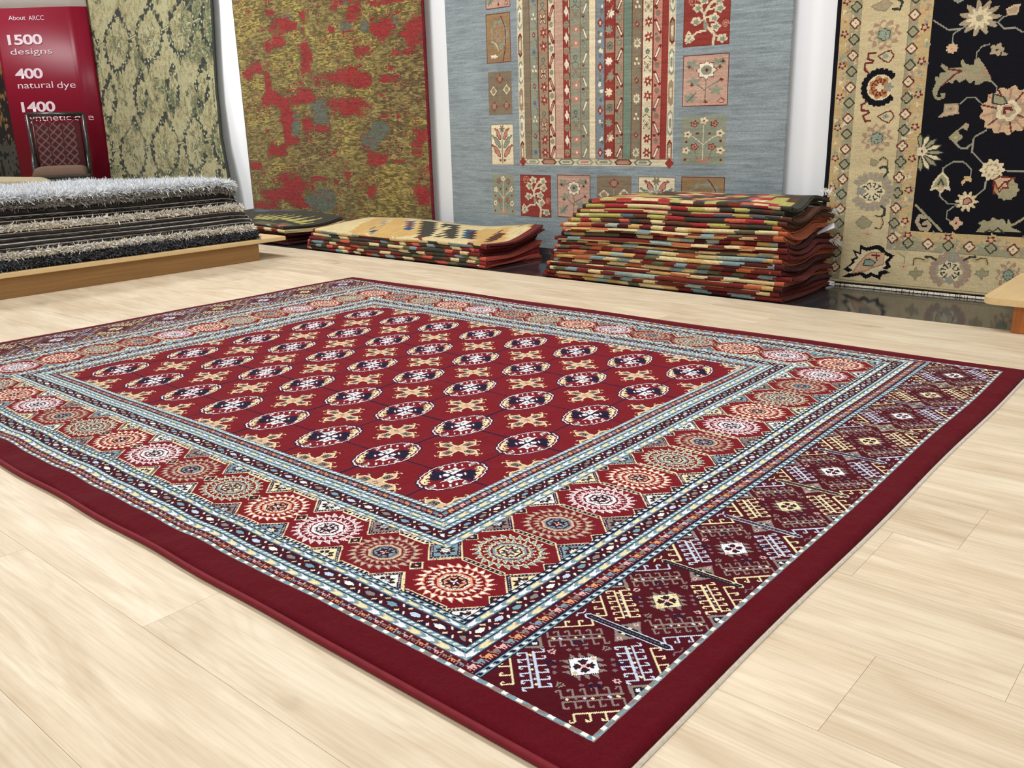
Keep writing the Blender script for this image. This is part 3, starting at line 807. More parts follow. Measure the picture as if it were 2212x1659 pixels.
            for u, v, c in ((.5, .17, B_RED), (.2, .45, B_CRM), (.8, .42, B_CRM), (.22, .82, B_RED), (.78, .8, B_RED)):
                for a in range(4):
                    du, dv = ((0, .12), (.17, 0), (0, -.12), (-.17, 0))[a]
                    G([(u + du, v + dv), (u + dv * .9 + du * .35, v + du * .45 + dv * .35), (u + du * .2, v + dv * .2), (u - dv * .9 + du * .35, v - du * .45 + dv * .35)], c)
                E(u, v, .09, .07, B_TAN)
            L([(.5, .3), (.5, .7)], 4, B_SAG)
        elif kind == 'cream':
            L([(.5, .96), (.5, .2)], 9, B_SAG)
            for sg in (-1, 1):
                for (u0, v0, u1, v1, c) in ((.06, .34, .3, .1, B_ROS), (.06, .56, .42, .28, B_SAG), (.08, .78, .44, .52, B_ROS)):
                    pts = []
                    n = 5
                    for k in range(n + 1):
                        f = k / n; pts.append((.5 + sg * (u0 + (u1 - u0) * f), v0 + (v1 - v0) * f - .075 * math.sin(math.pi * min(f + .1, 1)) - (.02 if k % 2 else 0)))
                    for k in range(n, -1, -1):
                        f = k / n; pts.append((.5 + sg * (u0 + (u1 - u0) * f + .05 * (k % 2)), v0 + (v1 - v0) * f + .085 * math.sin(math.pi * min(f + .1, 1))))
                    G(pts, c)
                    W.line([R(*p) for p in pts], 4, B_BRN if c == B_ROS else B_DSG, True)
                E(.5 + sg * .1, .9, .05, .035, B_RED)
            E(.5, .1, .1, .08, B_TAU, 0, 6, .3)
        elif kind == 'sage':
            L([(.5, .95), (.5, .2)], 5, B_CR); L([(.5, .6), (.3, .45), (.16, .4)], 4, B_CR); L([(.5, .6), (.7, .45), (.86, .4)], 4, B_CR)
            L([(.36, .9), (.3, .7)], 5, B_TAU); L([(.64, .9), (.7, .7)], 5, B_TAU)
            for u, v, c in ((.28, .16, B_ROS), (.74, .16, B_ROS), (.5, .1, B_CRM), (.13, .38, B_CRM), (.88, .36, B_CRM), (.3, .64, B_ROS), (.7, .64, B_ROS), (.1, .72, B_CRM), (.9, .72, B_CRM)):
                E(u, v, .085, .065, B_BRN if c == B_ROS else B_CRM, 0, 5, .2); E(u, v, .06, .045, c, 0, 5, .2); E(u, v, .025, .02, B_RED)
            for u, v in ((.36, .36), (.64, .36), (.1, .54), (.9, .52), (.08, .92), (.92, .92)): E(u, v, .035, .025, B_BRN)
            G([(.34, .95), (.42, .86), (.5, .93), (.58, .86), (.66, .95), (.5, .98)], B_ROS)
        elif kind == 'gold':
            E(.55, .42, .36, .3, B_SAG, 0, 9, .1); E(.52, .42, .27, .22, B_GLD, 0, 7, .12); E(.5, .46, .14, .12, B_TAN, .3, 6, .3)
            L([(.62, .04), (.7, .14), (.8, .3), (.82, .5), (.78, .75), (.68, .98)], 6, B_BRN)
            L([(.2, .56), (.4, .62), (.5, .76)], 5, B_CR); L([(.7, .5), (.66, .8), (.5, .86)], 5, B_SAG); E(.3, .88, .14, .035, B_WHT, 0, 5, .2)
    px = conv(0, 0, 1)
    L = [('pink', (1047, -78), (1100, 13)), ('gold', (1049.5, 34), (1102, 132)), ('taupe', (1055, 157), (1104.5, 245)), ('cream', (1060, 270), (1108.5, 355)), ('sage', (1064, 377), (1110, 464)),
         ('red', (1124, 378), (1190.5, 468)), ('pink', (1206.5, 379), (1274, 470)), ('taupe', (1290.5, 380), (1361.5, 472)), ('cream', (1380, 382), (1455.5, 474)), ('gold', (1474.5, 382.5), (1560, 476)),
         ('sage', (1475.5, 252), (1563, 354)), ('pink', (1478.5, 122), (1568.5, 226)), ('red', (1481, -8), (1572, 92)), ('cream', (1484, -150), (1575, -40))]
    for k, tl, br in L: pic(k, px(*tl), px(*br))
    return W
def build_blue_rug():
    W = weave_blue()
    root = empty('wall_rug', ((W.x0 + W.nx * W.c / 2) / 1000, YR, .04))
    tag(root, 'blue grey wall rug with a striped cream and red centre panel and small framed flowers', 'rug')
    t = 1 + .22 * (vnoise(W.ny, W.nx, 1.6, 14, 1) - .5) + .24 * (vnoise(W.ny, W.nx, 1.2, 34, 2) - .5) + .16 * (vnoise(W.ny, W.nx, 40, 50, 3) - .5)
    fl = vnoise(W.ny, W.nx, 1.0, 7, 4); t = t - .30 * np.clip(fl - .72, 0, 1) + .22 * np.clip(.25 - fl, 0, 1)
    t = np.where(W.i == B_BG, 1 + (t - 1) * 1.25, 1 + (t - 1) * .9)
    hang('pile', W, YR, BP, M_WALLRUG, root, .98, .13, 2, lambda X, Z: .006 * np.sin(X * 3.1 + 1) * np.sin(Z * 1.3) + .004 * np.sin(X * 9), None, t)
build_blue_rug()

# ---- olive, gold and red worn rug
def weave_gold():
    P = conv(0, 0, 1); S = conv(480, 0, 3.317)
    xl = P(521, 200)[0]; xr = P(925, 200)[0]
    W = Weave(xl, 90, xr, 2480, 4.5, 0)
    nx, ny = W.nx, W.ny
    X = W.X[None, :]; Z = W.Y[:, None]
    n1 = vnoise(ny, nx, 10, 14, 11); n2 = vnoise(ny, nx, 3, 8, 12); n3 = vnoise(ny, nx, 1.1, 6, 13); n4 = vnoise(ny, nx, 60, 50, 14)
    red = np.zeros((ny, nx)); blu = np.zeros((ny, nx))
    def blob(F, x, y, rx, ry):
        cx, cz = S(x, y); ex = abs(S(x + rx, y)[0] - cx); ez = abs(S(x, y + ry)[1] - cz)
        F += 1.15 * np.exp(-(np.abs((X - cx) / (ex * 1.15)) ** 3 + np.abs((Z - cz) / (ez * 1.15)) ** 3))
    for b in ((420, 180, 60, 50), (490, 190, 40, 26), (400, 300, 36, 60), (330, 340, 20, 34), (1160, 200, 90, 85), (1380, 230, 80, 110), (1000, 360, 60, 40), (600, 420, 40, 110),
              (240, 480, 40, 40), (190, 540, 30, 44), (330, 580, 22, 80), (350, 690, 50, 40), (480, 720, 170, 36), (450, 830, 44, 70), (600, 680, 60, 50), (465, 920, 28, 100),
              (500, 1010, 40, 30), (610, 890, 32, 50), (720, 920, 44, 20), (900, 760, 120, 64), (860, 560, 140, 60), (1030, 580, 44, 44), (1200, 560, 70, 26), (390, 1080, 60, 50),
              (240, 1190, 34, 22), (500, 1310, 100, 84), (420, 1400, 110, 40), (540, 1460, 60, 30), (1080, 1140, 36, 56), (1150, 1150, 40, 36), (1250, 1155, 50, 14), (950, 90, 50, 60),
              (1200, 10, 130, 14), (800, 60, 30, 20), (1440, 960, 40, 50), (1390, 1060, 40, 60), (300, 1470, 110, 24), (1440, 1400, 50, 70), (1070, 1380, 26, 60), (340, 90, 16, 20),
              (570, 120, 20, 40), (570, 220, 18, 30), (790, 220, 18, 16), (1210, 490, 16, 14), (1280, 380, 80, 18), (700, 1280, 60, 16), (910, 1290, 14, 50), (820, 1300, 16, 14), (330, 940, 12, 12),
              (990, -60, 200, 60), (560, -160, 150, 70), (1200, -300, 160, 90), (300, -330, 90, 120), (800, -450, 160, 60)):
        blob(red, *b)
    for b in ((890, 180, 34, 40), (460, 120, 30, 16), (700, 800, 60, 90), (520, 890, 30, 80), (1130, 930, 60, 60), (740, 1430, 70, 70), (1240, 150, 24, 30), (1020, 190, 30, 40), (1060, 1010, 60, 60), (650, 1450, 60, 50), (880, 10, 30, 20)):
        blob(blu, *b)
    base = np.full((ny, nx), 1, np.uint8)
    sc = .5 * n2 + .5 * n3
    base[sc > .60] = 2; base[sc < .40] = 3; base[(n4 > .6) & (n3 > .62)] = 4; base[(n4 < .36) & (n3 < .4)] = 5
    W.i[:] = base
    W.i[(blu + .5 * (n2 - .5) + .4 * (n3 - .5)) > .55] = 7
    q = .9 * red + .8 * (n1 - .5) + .7 * (n2 - .5) + .95 * (n3 - .5)
    W.i[q > .53] = 8; W.i[q > .68] = 6; W.i[(q > .46) & (q < .6) & (n3 > .6)] = 10
    W.i[:, -4:] = 9; W.i[:, :2] = 3
    return W
GP = [(120, 104, 56), (128, 112, 60), (150, 134, 74), (104, 88, 48), (170, 152, 62), (98, 74, 50), (150, 40, 38), (98, 104, 88), (136, 58, 48), (112, 18, 30), (132, 74, 50)]
def build_gold_rug():
    W = weave_gold()
    root = empty('wall_rug', ((W.x0 + W.nx * W.c / 2) / 1000, YR, .09))
    tag(root, 'worn olive gold wall rug blotched with red patches', 'rug')
    t = 1 + .5 * (vnoise(W.ny, W.nx, 1.1, 3, 21) - .5) + .3 * (vnoise(W.ny, W.nx, 1.2, 20, 22) - .5)
    hang('pile', W, YR, GP, M_WALLRUG, root, .92, .2, 3, lambda X, Z: .010 * np.exp(-((X + 3.62) / .07) ** 2) + .007 * np.exp(-((X + 3.35) / .05) ** 2) + .004 * np.sin(X * 8), None, t)
build_gold_rug()

# ---- faded green rug with drop-shaped lobes
NP_ = [(166, 158, 112), (150, 142, 98), (176, 172, 128), (56, 62, 54), (92, 96, 72), (122, 118, 84), (84, 104, 74), (186, 186, 150)]
def weave_green():
    P = conv(0, 0, 1)
    xl = P(176, 120)[0]; xr = P(464, 120)[0]
    W = Weave(xl, 60, xr, 2480, 5.0, 0)
    n1 = vnoise(W.ny, W.nx, 7, 5, 31); n2 = vnoise(W.ny, W.nx, 2, 2, 32); n3 = vnoise(W.ny, W.nx, 34, 40, 33)
    k = .4 * n1 + .35 * n2 + .25 * n3
    W.i[k > .56] = 2; W.i[k < .44] = 1; W.i[k < .34] = 5; W.i[(n3 < .3) & (n2 > .6)] = 6
    r = np.random.default_rng(9)
    def drop(cx, cy, h, w, thin=False):
        # pixel-sized drop, converted to the wall
        def shape(k):
            out = []
            for j in range(24):
                a = j * 2 * math.pi / 24
                x = math.sin(a) * (0.5 if math.cos(a) < .2 else .5 * (1 - math.cos(a)) ** .8 / .84); y = -math.cos(a) * .5
                out.append((cx + x * w * k, cy + (y * .98) * h * k))
            return out
        o = [P(*p) for p in shape(1)]
        if not thin:
            pass
        W.line(o, 12 if not thin else 8, 4, True)
        for j, (x, z) in enumerate(o):
            if r.random() < (.95 if not thin else .7):
                W.ell(x, z, r.uniform(20, 35), r.uniform(17, 31), 3 if r.random() < .8 else 4, 0, 3, .3, r.random() * 6)
            if r.random() < .5: W.ell(x + r.uniform(-12, 12), z + r.uniform(-12, 12), 9, 9, 7)
        for j in range(44 if not thin else 10):
            a = r.random() * 6.28; q = r.random() * .36
            x, z = P(cx + math.cos(a) * w * q, cy + h * .1 + math.sin(a) * h * q * .8)
            W.line([(x, z), (x + r.uniform(-26, 26), z + r.uniform(-26, 26)), (x + r.uniform(-26, 26), z + r.uniform(-30, 0))], 7, [4, 5, 6, 7, 5][r.integers(5)])
        x, z = P(cx, cy + h * .56); W.ell(x, z, 20, 30, 3 if not thin else 4, .4, 4, .3); x, z = P(cx, cy + h * .64); W.ell(x, z, 12, 18, 4)
    rows = [(-150, 0, 0), (-55, -8, 1), (70, 20, 0), (190, 12, 1), (312, 9, 0), (420, 5, 1)]
    for (y0, dy, odd) in rows:
        for k in range(-2, 5):
            cx = 322 + k * 68 + odd * 34 + (y0 - 75) * .145
            cy = y0 - dy * k * .9
            if odd: drop(cx, cy, 96, 26, True)
            else: drop(cx, cy, 132, 54)
            if not odd:
                a, b = P(cx + 25, cy - dy * .2), P(cx + 43, cy - dy * .7)
                W.line([a, b], 22, 4); W.line([a, b], 11, 2)
            else:
                x, z = P(cx + 34, cy + 12); W.ell(x, z, 22, 24, 4, 0, 5, .4)
    W.i[:, -5:] = 3; W.i[:, -12:-8] = np.where(W.i[:, -12:-8] == 0, 6, W.i[:, -12:-8])
    return W
def build_green_rug():
    W = weave_green()
    root = empty('wall_rug', ((W.x0 + W.nx * W.c / 2) / 1000, YR, .06))
    tag(root, 'faded sage green wall rug with dark drop shaped lobes beside the red banner', 'rug')
    Pr = conv(0, 0, 1)
    zs = [Pr(*p)[1] / 1000 for p in ((505, 378), (483, 290), (470, 200), (464, 120), (458, 0))]
    xs = [Pr(*p)[0] / 1000 for p in ((505, 378), (483, 290), (470, 200), (464, 120), (458, 0))]
    x1 = (W.x0 + W.nx * W.c) / 1000; x0 = W.x0 / 1000
    def edge(X, Z):
        return (np.interp(Z, [0] + zs + [3], [xs[0] + .03] + xs + [xs[-1]]) - x1) * ((X - x0) / (x1 - x0)) ** 2
    def fold(X, Z):
        f = (X - x0) / (x1 - x0)
        return .03 + .012 * np.sin(f * 16) * np.clip((1.6 - Z) / 1.2, 0, 1) + .02 * np.sin(f * 7 + 1) * np.clip((1.2 - Z) / 1.2, 0, 1) + .05 * np.clip((.9 - Z) / .9, 0, 1) * f ** 2
    hang('pile', W, YR + .03, NP_, M_WALLRUG, root, .84, .2, 4, fold, edge)
build_green_rug()

# ---- dark brown and gold rug, mostly hidden behind the banner
def build_far_rug():
    W = Weave(-10200, 60, -8150, 2480, 8.0, 0)
    n1 = vnoise(W.ny, W.nx, 14, 12, 41); n2 = vnoise(W.ny, W.nx, 4, 4, 42)
    k = .6 * n1 + .4 * n2
    W.i[k > .56] = 1; W.i[k > .62] = 2; W.i[k < .3] = 3
    low = W.Y[:, None] < 640 + 60 * (n1 - .5) * 2
    W.i[low & (k > .3)] = 4; W.i[low & (k > .62)] = 0
    root = empty('wall_rug', (-9.2, YR, .06))
    tag(root, 'dark brown wall rug with ragged gold patches at the edge of the banner', 'rug')
    hang('pile', W, YR, [(34, 22, 22), (120, 84, 40), (168, 128, 62), (22, 16, 20), (88, 86, 76)], M_WALLRUG, root, 1.0, .2, 6)
build_far_rug()

# ---- black rug with a broad cream border
KP = [(18, 18, 26), (206, 188, 140), (196, 168, 112), (158, 152, 116), (150, 134, 96), (112, 40, 36), (172, 154, 122), (222, 206, 164), (150, 148, 130), (186, 124, 64), (206, 172, 132), (140, 160, 140), (60, 64, 54), (178, 132, 106)]
K_BLK, K_CR, K_YEL, K_SAG, K_LN, K_RED, K_TAU, K_LCR, K_GRY, K_ORG, K_PCH, K_MNT, K_DK, K_ROS = range(14)
YK = 2.835
def weave_black():
    A = conv(1800, 0, 5.027, YK); B = conv(1780, 300, 4.741, YK)
    X = [B(x, 200)[0] for x in (22, 68, 158, 262, 268, 735, 741, 830, 966)]
    Zs = [B(1000, y)[1] for y in (1612, 1590, 1508, 1150, 1142, 1122, 1040, 945)]
    xl = X[0]; wd = 2060; xr = xl + wd
    W = Weave(xl, 14, xr, 2480, 3.6, K_BLK)
    mir = lambda i: (X[i], xl + xr - X[i])
    def ring(i, zb, col): W.rect(mir(i)[0], zb, mir(i)[1], 2600, col)
    zb0 = Zs[1]
    ring(1, zb0, K_YEL); ring(2, zb0, K_SAG); ring(3, zb0, K_LN); ring(4, zb0, K_CR)
    W.rect(X[1], zb0, xl + xr - X[1], Zs[2], K_CR)
    W.line([(X[4], Zs[2]), (xl + xr - X[4], Zs[2])], 4, K_LN)
    ring(5, Zs[3], K_LN); ring(6, Zs[4], K_SAG); W.rect(X[6], Zs[4], xl + xr - X[6], Zs[5] + 1, K_SAG); ring(7, Zs[6], K_YEL); ring(8, Zs[7], K_BLK)
    r = np.random.default_rng(12)
    # mottled guards
    for (x0, x1) in ((X[1], X[3]), (X[6], X[8])):
        for k in range(420):
            x, z = r.uniform(x0 + 8, x1 - 8), r.uniform(Zs[2] if x0 == X[1] else Zs[4], 2480)
            for xx in (x, xl + xr - x): W.ell(xx, z, r.uniform(4, 9), r.uniform(4, 9), [K_YEL, K_GRY, K_PCH, K_MNT, K_ORG if r.random() < .3 else K_LCR][r.integers(5)], 0, 3, .4)
    for k in range(160):
        W.ell(r.uniform(X[6], xl + xr - X[6]), r.uniform(Zs[4], Zs[7]), r.uniform(4, 9), r.uniform(4, 9), [K_YEL, K_GRY, K_PCH, K_MNT][r.integers(4)], 0, 3, .4)
    W.k = None
    def quat(x, z, c):
        W.ell(x, z, 20, 20, c, 0, 4, .14); W.ell(x, z, 14, 14, K_LCR if c == K_RED else K_SAG, 0, 4, .14); W.ell(x, z, 4, 4, K_LN)
    def bud(x, z): W.ell(x, z, 14, 12, K_RED, 0, 5, .3, 1); W.ell(x, z, 8, 7, K_PCH)
    gx = (X[2] + X[3]) / 2; gx2 = (X[6] + X[7]) / 2; yx = (X[1] + X[2]) / 2; yx2 = (X[7] + X[8]) / 2
    step = (A(240, 75)[1] - A(170, 950)[1]) / 5
    z = A(240, 75)[1] + 8 * step; n = 0
    while z > 60:
        for x in (gx, xl + xr - gx): quat(x, z, K_DK if n % 2 == 0 else K_RED)
        if z > Zs[5] - 20:
            for x in (gx2, xl + xr - gx2): quat(x, z + 12, K_DK if n % 2 == 0 else K_RED)
        if n % 2 == 0:
            for x in (yx, xl + xr - yx): bud(x, z + step * .4)
            if z > Zs[7]:
                for x in (yx2, xl + xr - yx2): bud(x, z + step * .4)
        z -= step; n += 1
    x = B(865, 1085)[0]; n = 0; sx = B(1070, 1090)[0] - x
    while x < xl + xr - X[6] - 60:
        quat(x, (Zs[5] + Zs[6]) / 2 + 4, K_DK if n % 2 == 0 else K_RED); bud(x - sx * .05, (Zs[6] + Zs[7]) / 2) if n % 2 == 0 else None
        x += sx; n += 1
    x = X[1] + 60
    while x < xr - 60: W.ell(x, (Zs[1] + Zs[2]) / 2, 24, 7, K_GRY); x += 86
    W.rect(xl, 0, xr, zb0, K_BLK)
    def both(f):
        """a motif and its mirror image about the rug's long axis"""
        f(lambda p: p); f(lambda p: (xl + xr - p[0], p[1]))
    def rosette(F, cx, cy, rx, ry):
        def f(M):
            c = M(F(cx, cy)); ex = abs(F(cx + rx, cy)[0] - F(cx, cy)[0]); ez = abs(F(cx, cy + ry)[1] - F(cx, cy)[1])
            W.ell(*c, ex, ez, K_TAU, 0, 11, .13); W.ell(*c, ex * .94, ez * .94, K_ROS, .82, 11, .13); W.ell(*c, ex * .80, ez * .8, K_CR, .5, 7, .16, 1); W.ell(*c, ex * .62, ez * .62, K_TAU, .3, 9, .2)
            for k in range(6):
                a = k * math.pi / 3 + .5
                q = (c[0] + ex * .27 * math.cos(a), c[1] + ez * .27 * math.sin(a))
                W.ell(*q, ex * .19, ez * .19, K_DK); 
            for k in range(6):
                a = k * math.pi / 3 + .5
                q = (c[0] + ex * .27 * math.cos(a), c[1] + ez * .27 * math.sin(a))
                W.ell(*q, ex * .145, ez * .145, K_MNT)
            W.ell(*c, ex * .12, ez * .12, K_SAG)
        both(f)
    def palmette(F, cx, cy, rx, ry, out, mid, core, rot=0.0, gap=.9):
        def f(M):
            c = M(F(cx, cy)); ex = abs(F(cx + rx, cy)[0] - F(cx, cy)[0]); ez = abs(F(cx, cy + ry)[1] - F(cx, cy)[1])
            sg = 1 if M((0, 0))[0] == 0 else -1
            n = 19
            for k in range(n):
                a = rot + gap * .5 + (2 * math.pi - gap) * k / (n - 1)
                ca, sa = math.cos(a) * sg, math.sin(a)
                W.line([(c[0] + ex * .62 * ca, c[1] + ez * .62 * sa), (c[0] + ex * .88 * ca, c[1] + ez * .88 * sa)], ex * .24, out)
                W.ell(c[0] + ex * .9 * ca, c[1] + ez * .9 * sa, ex * .13, ez * .13, out)
                if out != K_BLK:
                    W.line([(c[0] + ex * .68 * ca, c[1] + ez * .68 * sa), (c[0] + ex * .9 * ca, c[1] + ez * .9 * sa)], ex * .12, K_GRY)
            W.ell(*c, ex * .68, ez * .68, mid); W.ell(*c, ex * .56, ez * .56, core, 0, 7, .1)
            for k in range(9):
                a = rot + gap * .6 + (2 * math.pi - gap * 1.2) * k / 8
                ca, sa = math.cos(a) * sg, math.sin(a)
                W.line([(c[0] + ex * .2 * ca, c[1] + ez * .2 * sa), (c[0] + ex * .46 * ca, c[1] + ez * .46 * sa), (c[0] + ex * .42 * math.cos(a + .3) * sg, c[1] + ez * .42 * math.sin(a + .3))], 5, K_RED if out == K_BLK else K_DK)
            W.ell(*c, ex * .2, ez * .2, K_LCR, 0, 4, .2); W.ell(c[0] + ex * .5 * math.cos(rot) * sg, c[1] + ez * .5 * math.sin(rot), ex * .22, ez * .22, K_GRY, 0, 5, .2)
        both(f)
    def lines(F, pts, w, c):
        both(lambda M: W.line([M(F(*p)) for p in pts], w, c))
    def shape(F, pts, c, oc=None, ow=4):
        def f(M):
            q = [M(F(*p)) for p in pts]; W.poly(q, c)
            if oc is not None: W.line(q, ow, oc, True)
        both(f)
    def flower(F, cx, cy, rx, ry, c, n=8, amp=.15, eye=K_ROS, in_c=None, ph=0.0):
        def f(M):
            q = M(F(cx, cy)); ex = abs(F(cx + rx, cy)[0] - F(cx, cy)[0]); ez = abs(F(cx, cy + ry)[1] - F(cx, cy)[1])
            W.ell(*q, ex, ez, c, 0, n, amp, ph)
            if in_c is not None: W.ell(*q, ex * .62, ez * .62, in_c, .25, n, amp, ph + 1)
            W.ell(*q, ex * .22, ez * .22, eye)
        both(f)
    # ---- border figures
    for dy in (0, -2330):
        rosette(A, 550, 375 + dy, 165, 150); palmette(A, 500, 950 + dy, 205, 205, K_BLK, K_LCR, K_ORG, 0.0, 1.5); rosette(A, 470, 1500 + dy, 155, 140)
        lines(A, [(385, 800 + dy), (340, 760 + dy), (345, 690 + dy), (420, 680 + dy), (430, 660 + dy), (370, 640 + dy), (385, 580 + dy), (455, 575 + dy)], 8, K_RED)
        lines(A, [(360, 1105 + dy), (300, 1140 + dy), (305, 1200 + dy), (380, 1200 + dy), (380, 1230 + dy), (320, 1260 + dy), (340, 1320 + dy), (395, 1310 + dy)], 8, K_RED)
        for y in (610, 1265):
            shape(A, [(480, y + dy), (560, y - 45 + dy), (620, y - 60 + dy), (655, y - 10 + dy), (640, y + 20 + dy), (600, y + 70 + dy), (545, y + 50 + dy)], K_CR, K_RED, 5); flower(A, 565, y + dy, 34, 24, K_MNT, 5, .1, K_DK)
    shape(A, [(400, 70), (520, 20), (560, -30), (640, 40), (560, 120), (480, 110)], K_TAU, K_LN); lines(A, [(690, -20), (750, 20), (720, 100), (650, 95)], 10, K_DK)
    palmette(B, 490, 540, 225, 200, K_TAU, K_TAU, K_LCR, math.pi, 1.1)
    lines(B, [(610, 390), (650, 340), (640, 290), (600, 285), (570, 300)], 9, K_DK); lines(B, [(570, 215), (600, 190), (640, 215), (645, 265)], 10, K_YEL); lines(B, [(565, 220), (600, 186), (646, 214), (650, 268)], 4, K_DK)
    lines(B, [(590, 690), (625, 720), (620, 780), (590, 790)], 9, K_DK); lines(B, [(530, 790), (590, 800), (605, 860), (580, 910), (530, 905)], 11, K_YEL); lines(B, [(525, 785), (595, 796), (612, 862), (584, 920), (525, 912)], 4, K_DK)
    shape(B, [(330, 850), (400, 790), (500, 850), (470, 900), (400, 920), (350, 890)], K_SAG, K_LN); flower(B, 450, 975, 40, 34, K_PCH, 4, .2, K_RED)
    shape(B, [(480, 200), (560, 235), (520, 280), (470, 270)], K_SAG, K_LN)
    # corner figure with ragged black outline
    jag = [(190, 1410), (270, 1370), (210, 1330), (300, 1260), (280, 1230), (340, 1210), (300, 1130), (370, 1160), (380, 1080), (440, 1110), (560, 1080), (620, 1110), (600, 1070), (640, 1150), (730, 1190), (670, 1260), (700, 1310), (640, 1340), (690, 1365), (600, 1390), (590, 1440), (500, 1400), (440, 1430), (380, 1390), (300, 1410)]
    shape(B, jag, K_BLK)
    shape(B, [(460 + (x - 460) * .8, 1255 + (y - 1255) * .74) for x, y in jag], K_LCR)
    shape(B, [(300, 1370), (350, 1290), (440, 1190), (500, 1155), (630, 1165), (620, 1280), (520, 1310), (430, 1350)], K_PCH, K_ORG, 5)
    shape(B, [(410, 1290), (430, 1230), (490, 1230), (540, 1260), (500, 1300)], K_MNT, K_DK, 4); lines(B, [(500, 1190), (580, 1195)], 6, K_RED); lines(B, [(545, 1175), (550, 1240)], 6, K_RED)
    flower(B, 825, 1305, 42, 36, K_PCH, 4, .2, K_RED); lines(B, [(760, 1160), (840, 1210), (835, 1270)], 4, K_LN)
    palmette(B, 1300, 1350, 220, 180, K_ROS, K_TAU, K_LCR, -math.pi / 2, 1.0)
    flower(B, 1330, 1215, 60, 50, K_GRY, 5, .12, K_TAU)
    for x, d in ((990, 1), (1620, -1)):
        lines(B, [(x + d * 170, 1235), (x + d * 110, 1205), (x + d * 60, 1205)], 9, K_DK); lines(B, [(x - d * 65, 1280), (x - d * 50, 1230), (x, 1225), (x + d * 60, 1250), (x + d * 80, 1235)], 13, K_YEL); lines(B, [(x - d * 70, 1285), (x - d * 55, 1222), (x, 1216), (x + d * 50, 1236)], 4, K_DK)
    for x in (950, 1630):
        shape(B, [(x, 1310), (x + 25, 1350), (x + 70, 1350), (x + 60, 1395), (x + 15, 1400), (x - 5, 1440), (x - 25, 1400), (x - 70, 1380), (x - 50, 1345), (x - 20, 1350)], K_SAG, K_LN)
    rosette(B, 1900, 1390, 120, 130)
    # ---- field
    lines(A, [(1085, 220), (1250, 325), (1380, 315), (1460, 270)], 5, K_GRY); lines(A, [(1370, 325), (1300, 370), (1295, 480)], 5, K_GRY); lines(A, [(1700, 240), (1790, 240), (1860, 310), (1980, 300), (2060, 350)], 5, K_GRY); lines(A, [(1790, 240), (1840, 190), (1900, 165)], 5, K_GRY)
    lines(A, [(1555, 640), (1560, 570), (1620, 500), (1700, 480)], 5, K_GRY); lines(A, [(1720, 880), (1775, 940), (1775, 1000)], 5, K_GRY); lines(A, [(1370, 1130), (1450, 1060), (1540, 1060), (1610, 1120)], 5, K_GRY); lines(A, [(1660, 1415), (1530, 1490), (1500, 1659)], 6, K_GRY); lines(A, [(1320, 1540), (1380, 1610), (1440, 1610), (1505, 1560)], 5, K_GRY)
    flower(A, 1590, 195, 190, 160, K_TAU, 11, .24, K_SAG, K_LCR); flower(A, 1290, 525, 64, 52, K_PCH, 9, .12, K_ROS); flower(A, 1780, 540, 70, 62, K_TAU, 5, .2, K_DK); shape(A, [(1840, 560), (1905, 585), (1880, 605), (1820, 600)], K_SAG)
    shape(A, [(1890, 100), (1960, 60), (2025, 50), (2010, 110), (1990, 155), (1900, 155)], K_TAU, K_PCH, 6); lines(A, [(1300, -20), (1360, 20), (1420, -20)], 10, K_GRY)
    shape(A, [(1070, 990), (1110, 900), (1100, 830), (1150, 840), (1160, 790), (1220, 780), (1165, 720), (1180, 690), (1260, 740), (1400, 730), (1380, 680), (1400, 640), (1450, 700), (1530, 700), (1530, 650), (1580, 625), (1650, 720), (1720, 850), (1710, 890), (1640, 880), (1590, 920), (1540, 925), (1540, 870), (1480, 910), (1440, 860), (1370, 900), (1330, 850), (1290, 915), (1250, 880), (1170, 930), (1130, 990), (1120, 1050), (1170, 1060), (1160, 1010), (1215, 1010), (1215, 1060), (1160, 1085), (1100, 1080)], K_SAG)
    shape(A, [(1170, 930), (1300, 810), (1400, 780), (1560, 810), (1650, 840), (1640, 875), (1560, 860), (1420, 850), (1290, 870)], K_TAU); lines(A, [(1250, 750), (1400, 770), (1330, 800), (1180, 930)], 6, K_RED); lines(A, [(1610, 740), (1700, 830), (1640, 790), (1610, 740)], 6, K_ROS)
    shape(A, [(1145, 1270), (1210, 1210), (1210, 1140), (1350, 1130), (1355, 1230), (1240, 1250)], K_PCH, K_TAU, 6); flower(A, 1275, 1185, 46, 34, K_TAU, 5, .1, K_DK)
    flower(A, 1900, 1200, 300, 250, K_PCH, 13, .07, K_LCR, K_TAU)
    for k in range(13):
        a = k * 2 * math.pi / 13
        lines(A, [(1900 + 120 * math.cos(a), 1200 + 100 * math.sin(a)), (1900 + 285 * math.cos(a), 1200 + 235 * math.sin(a))], 6, K_RED if k % 2 else K_ROS)
    flower(A, 1900, 1200, 130, 110, K_LCR, 5, .1, K_PCH, K_TAU); lines(A, [(1860, 1230), (1860, 1180), (1930, 1175), (1935, 1195)], 9, K_RED)
    shape(A, [(1730, 1120), (1740, 1020), (1850, 1050), (1890, 1120), (1820, 1140)], K_SAG, K_DK, 5)
    flower(A, 1330, 1490, 66, 60, K_SAG, 4, .15, K_PCH); shape(A, [(1320, 1430), (1400, 1370), (1440, 1335), (1480, 1350), (1450, 1420), (1410, 1390), (1340, 1430)], K_TAU)
    # half flower on the field's edge
    for k in range(9):
        a = -math.pi / 2 + k * math.pi / 8
        shape(B, [(985, 140), (985 + 170 * math.cos(a - .17), 140 + 150 * math.sin(a - .17)), (985 + 235 * math.cos(a), 140 + 195 * math.sin(a)), (985 + 170 * math.cos(a + .17), 140 + 150 * math.sin(a + .17))], K_LCR if k % 2 else K_SAG, K_DK, 4)
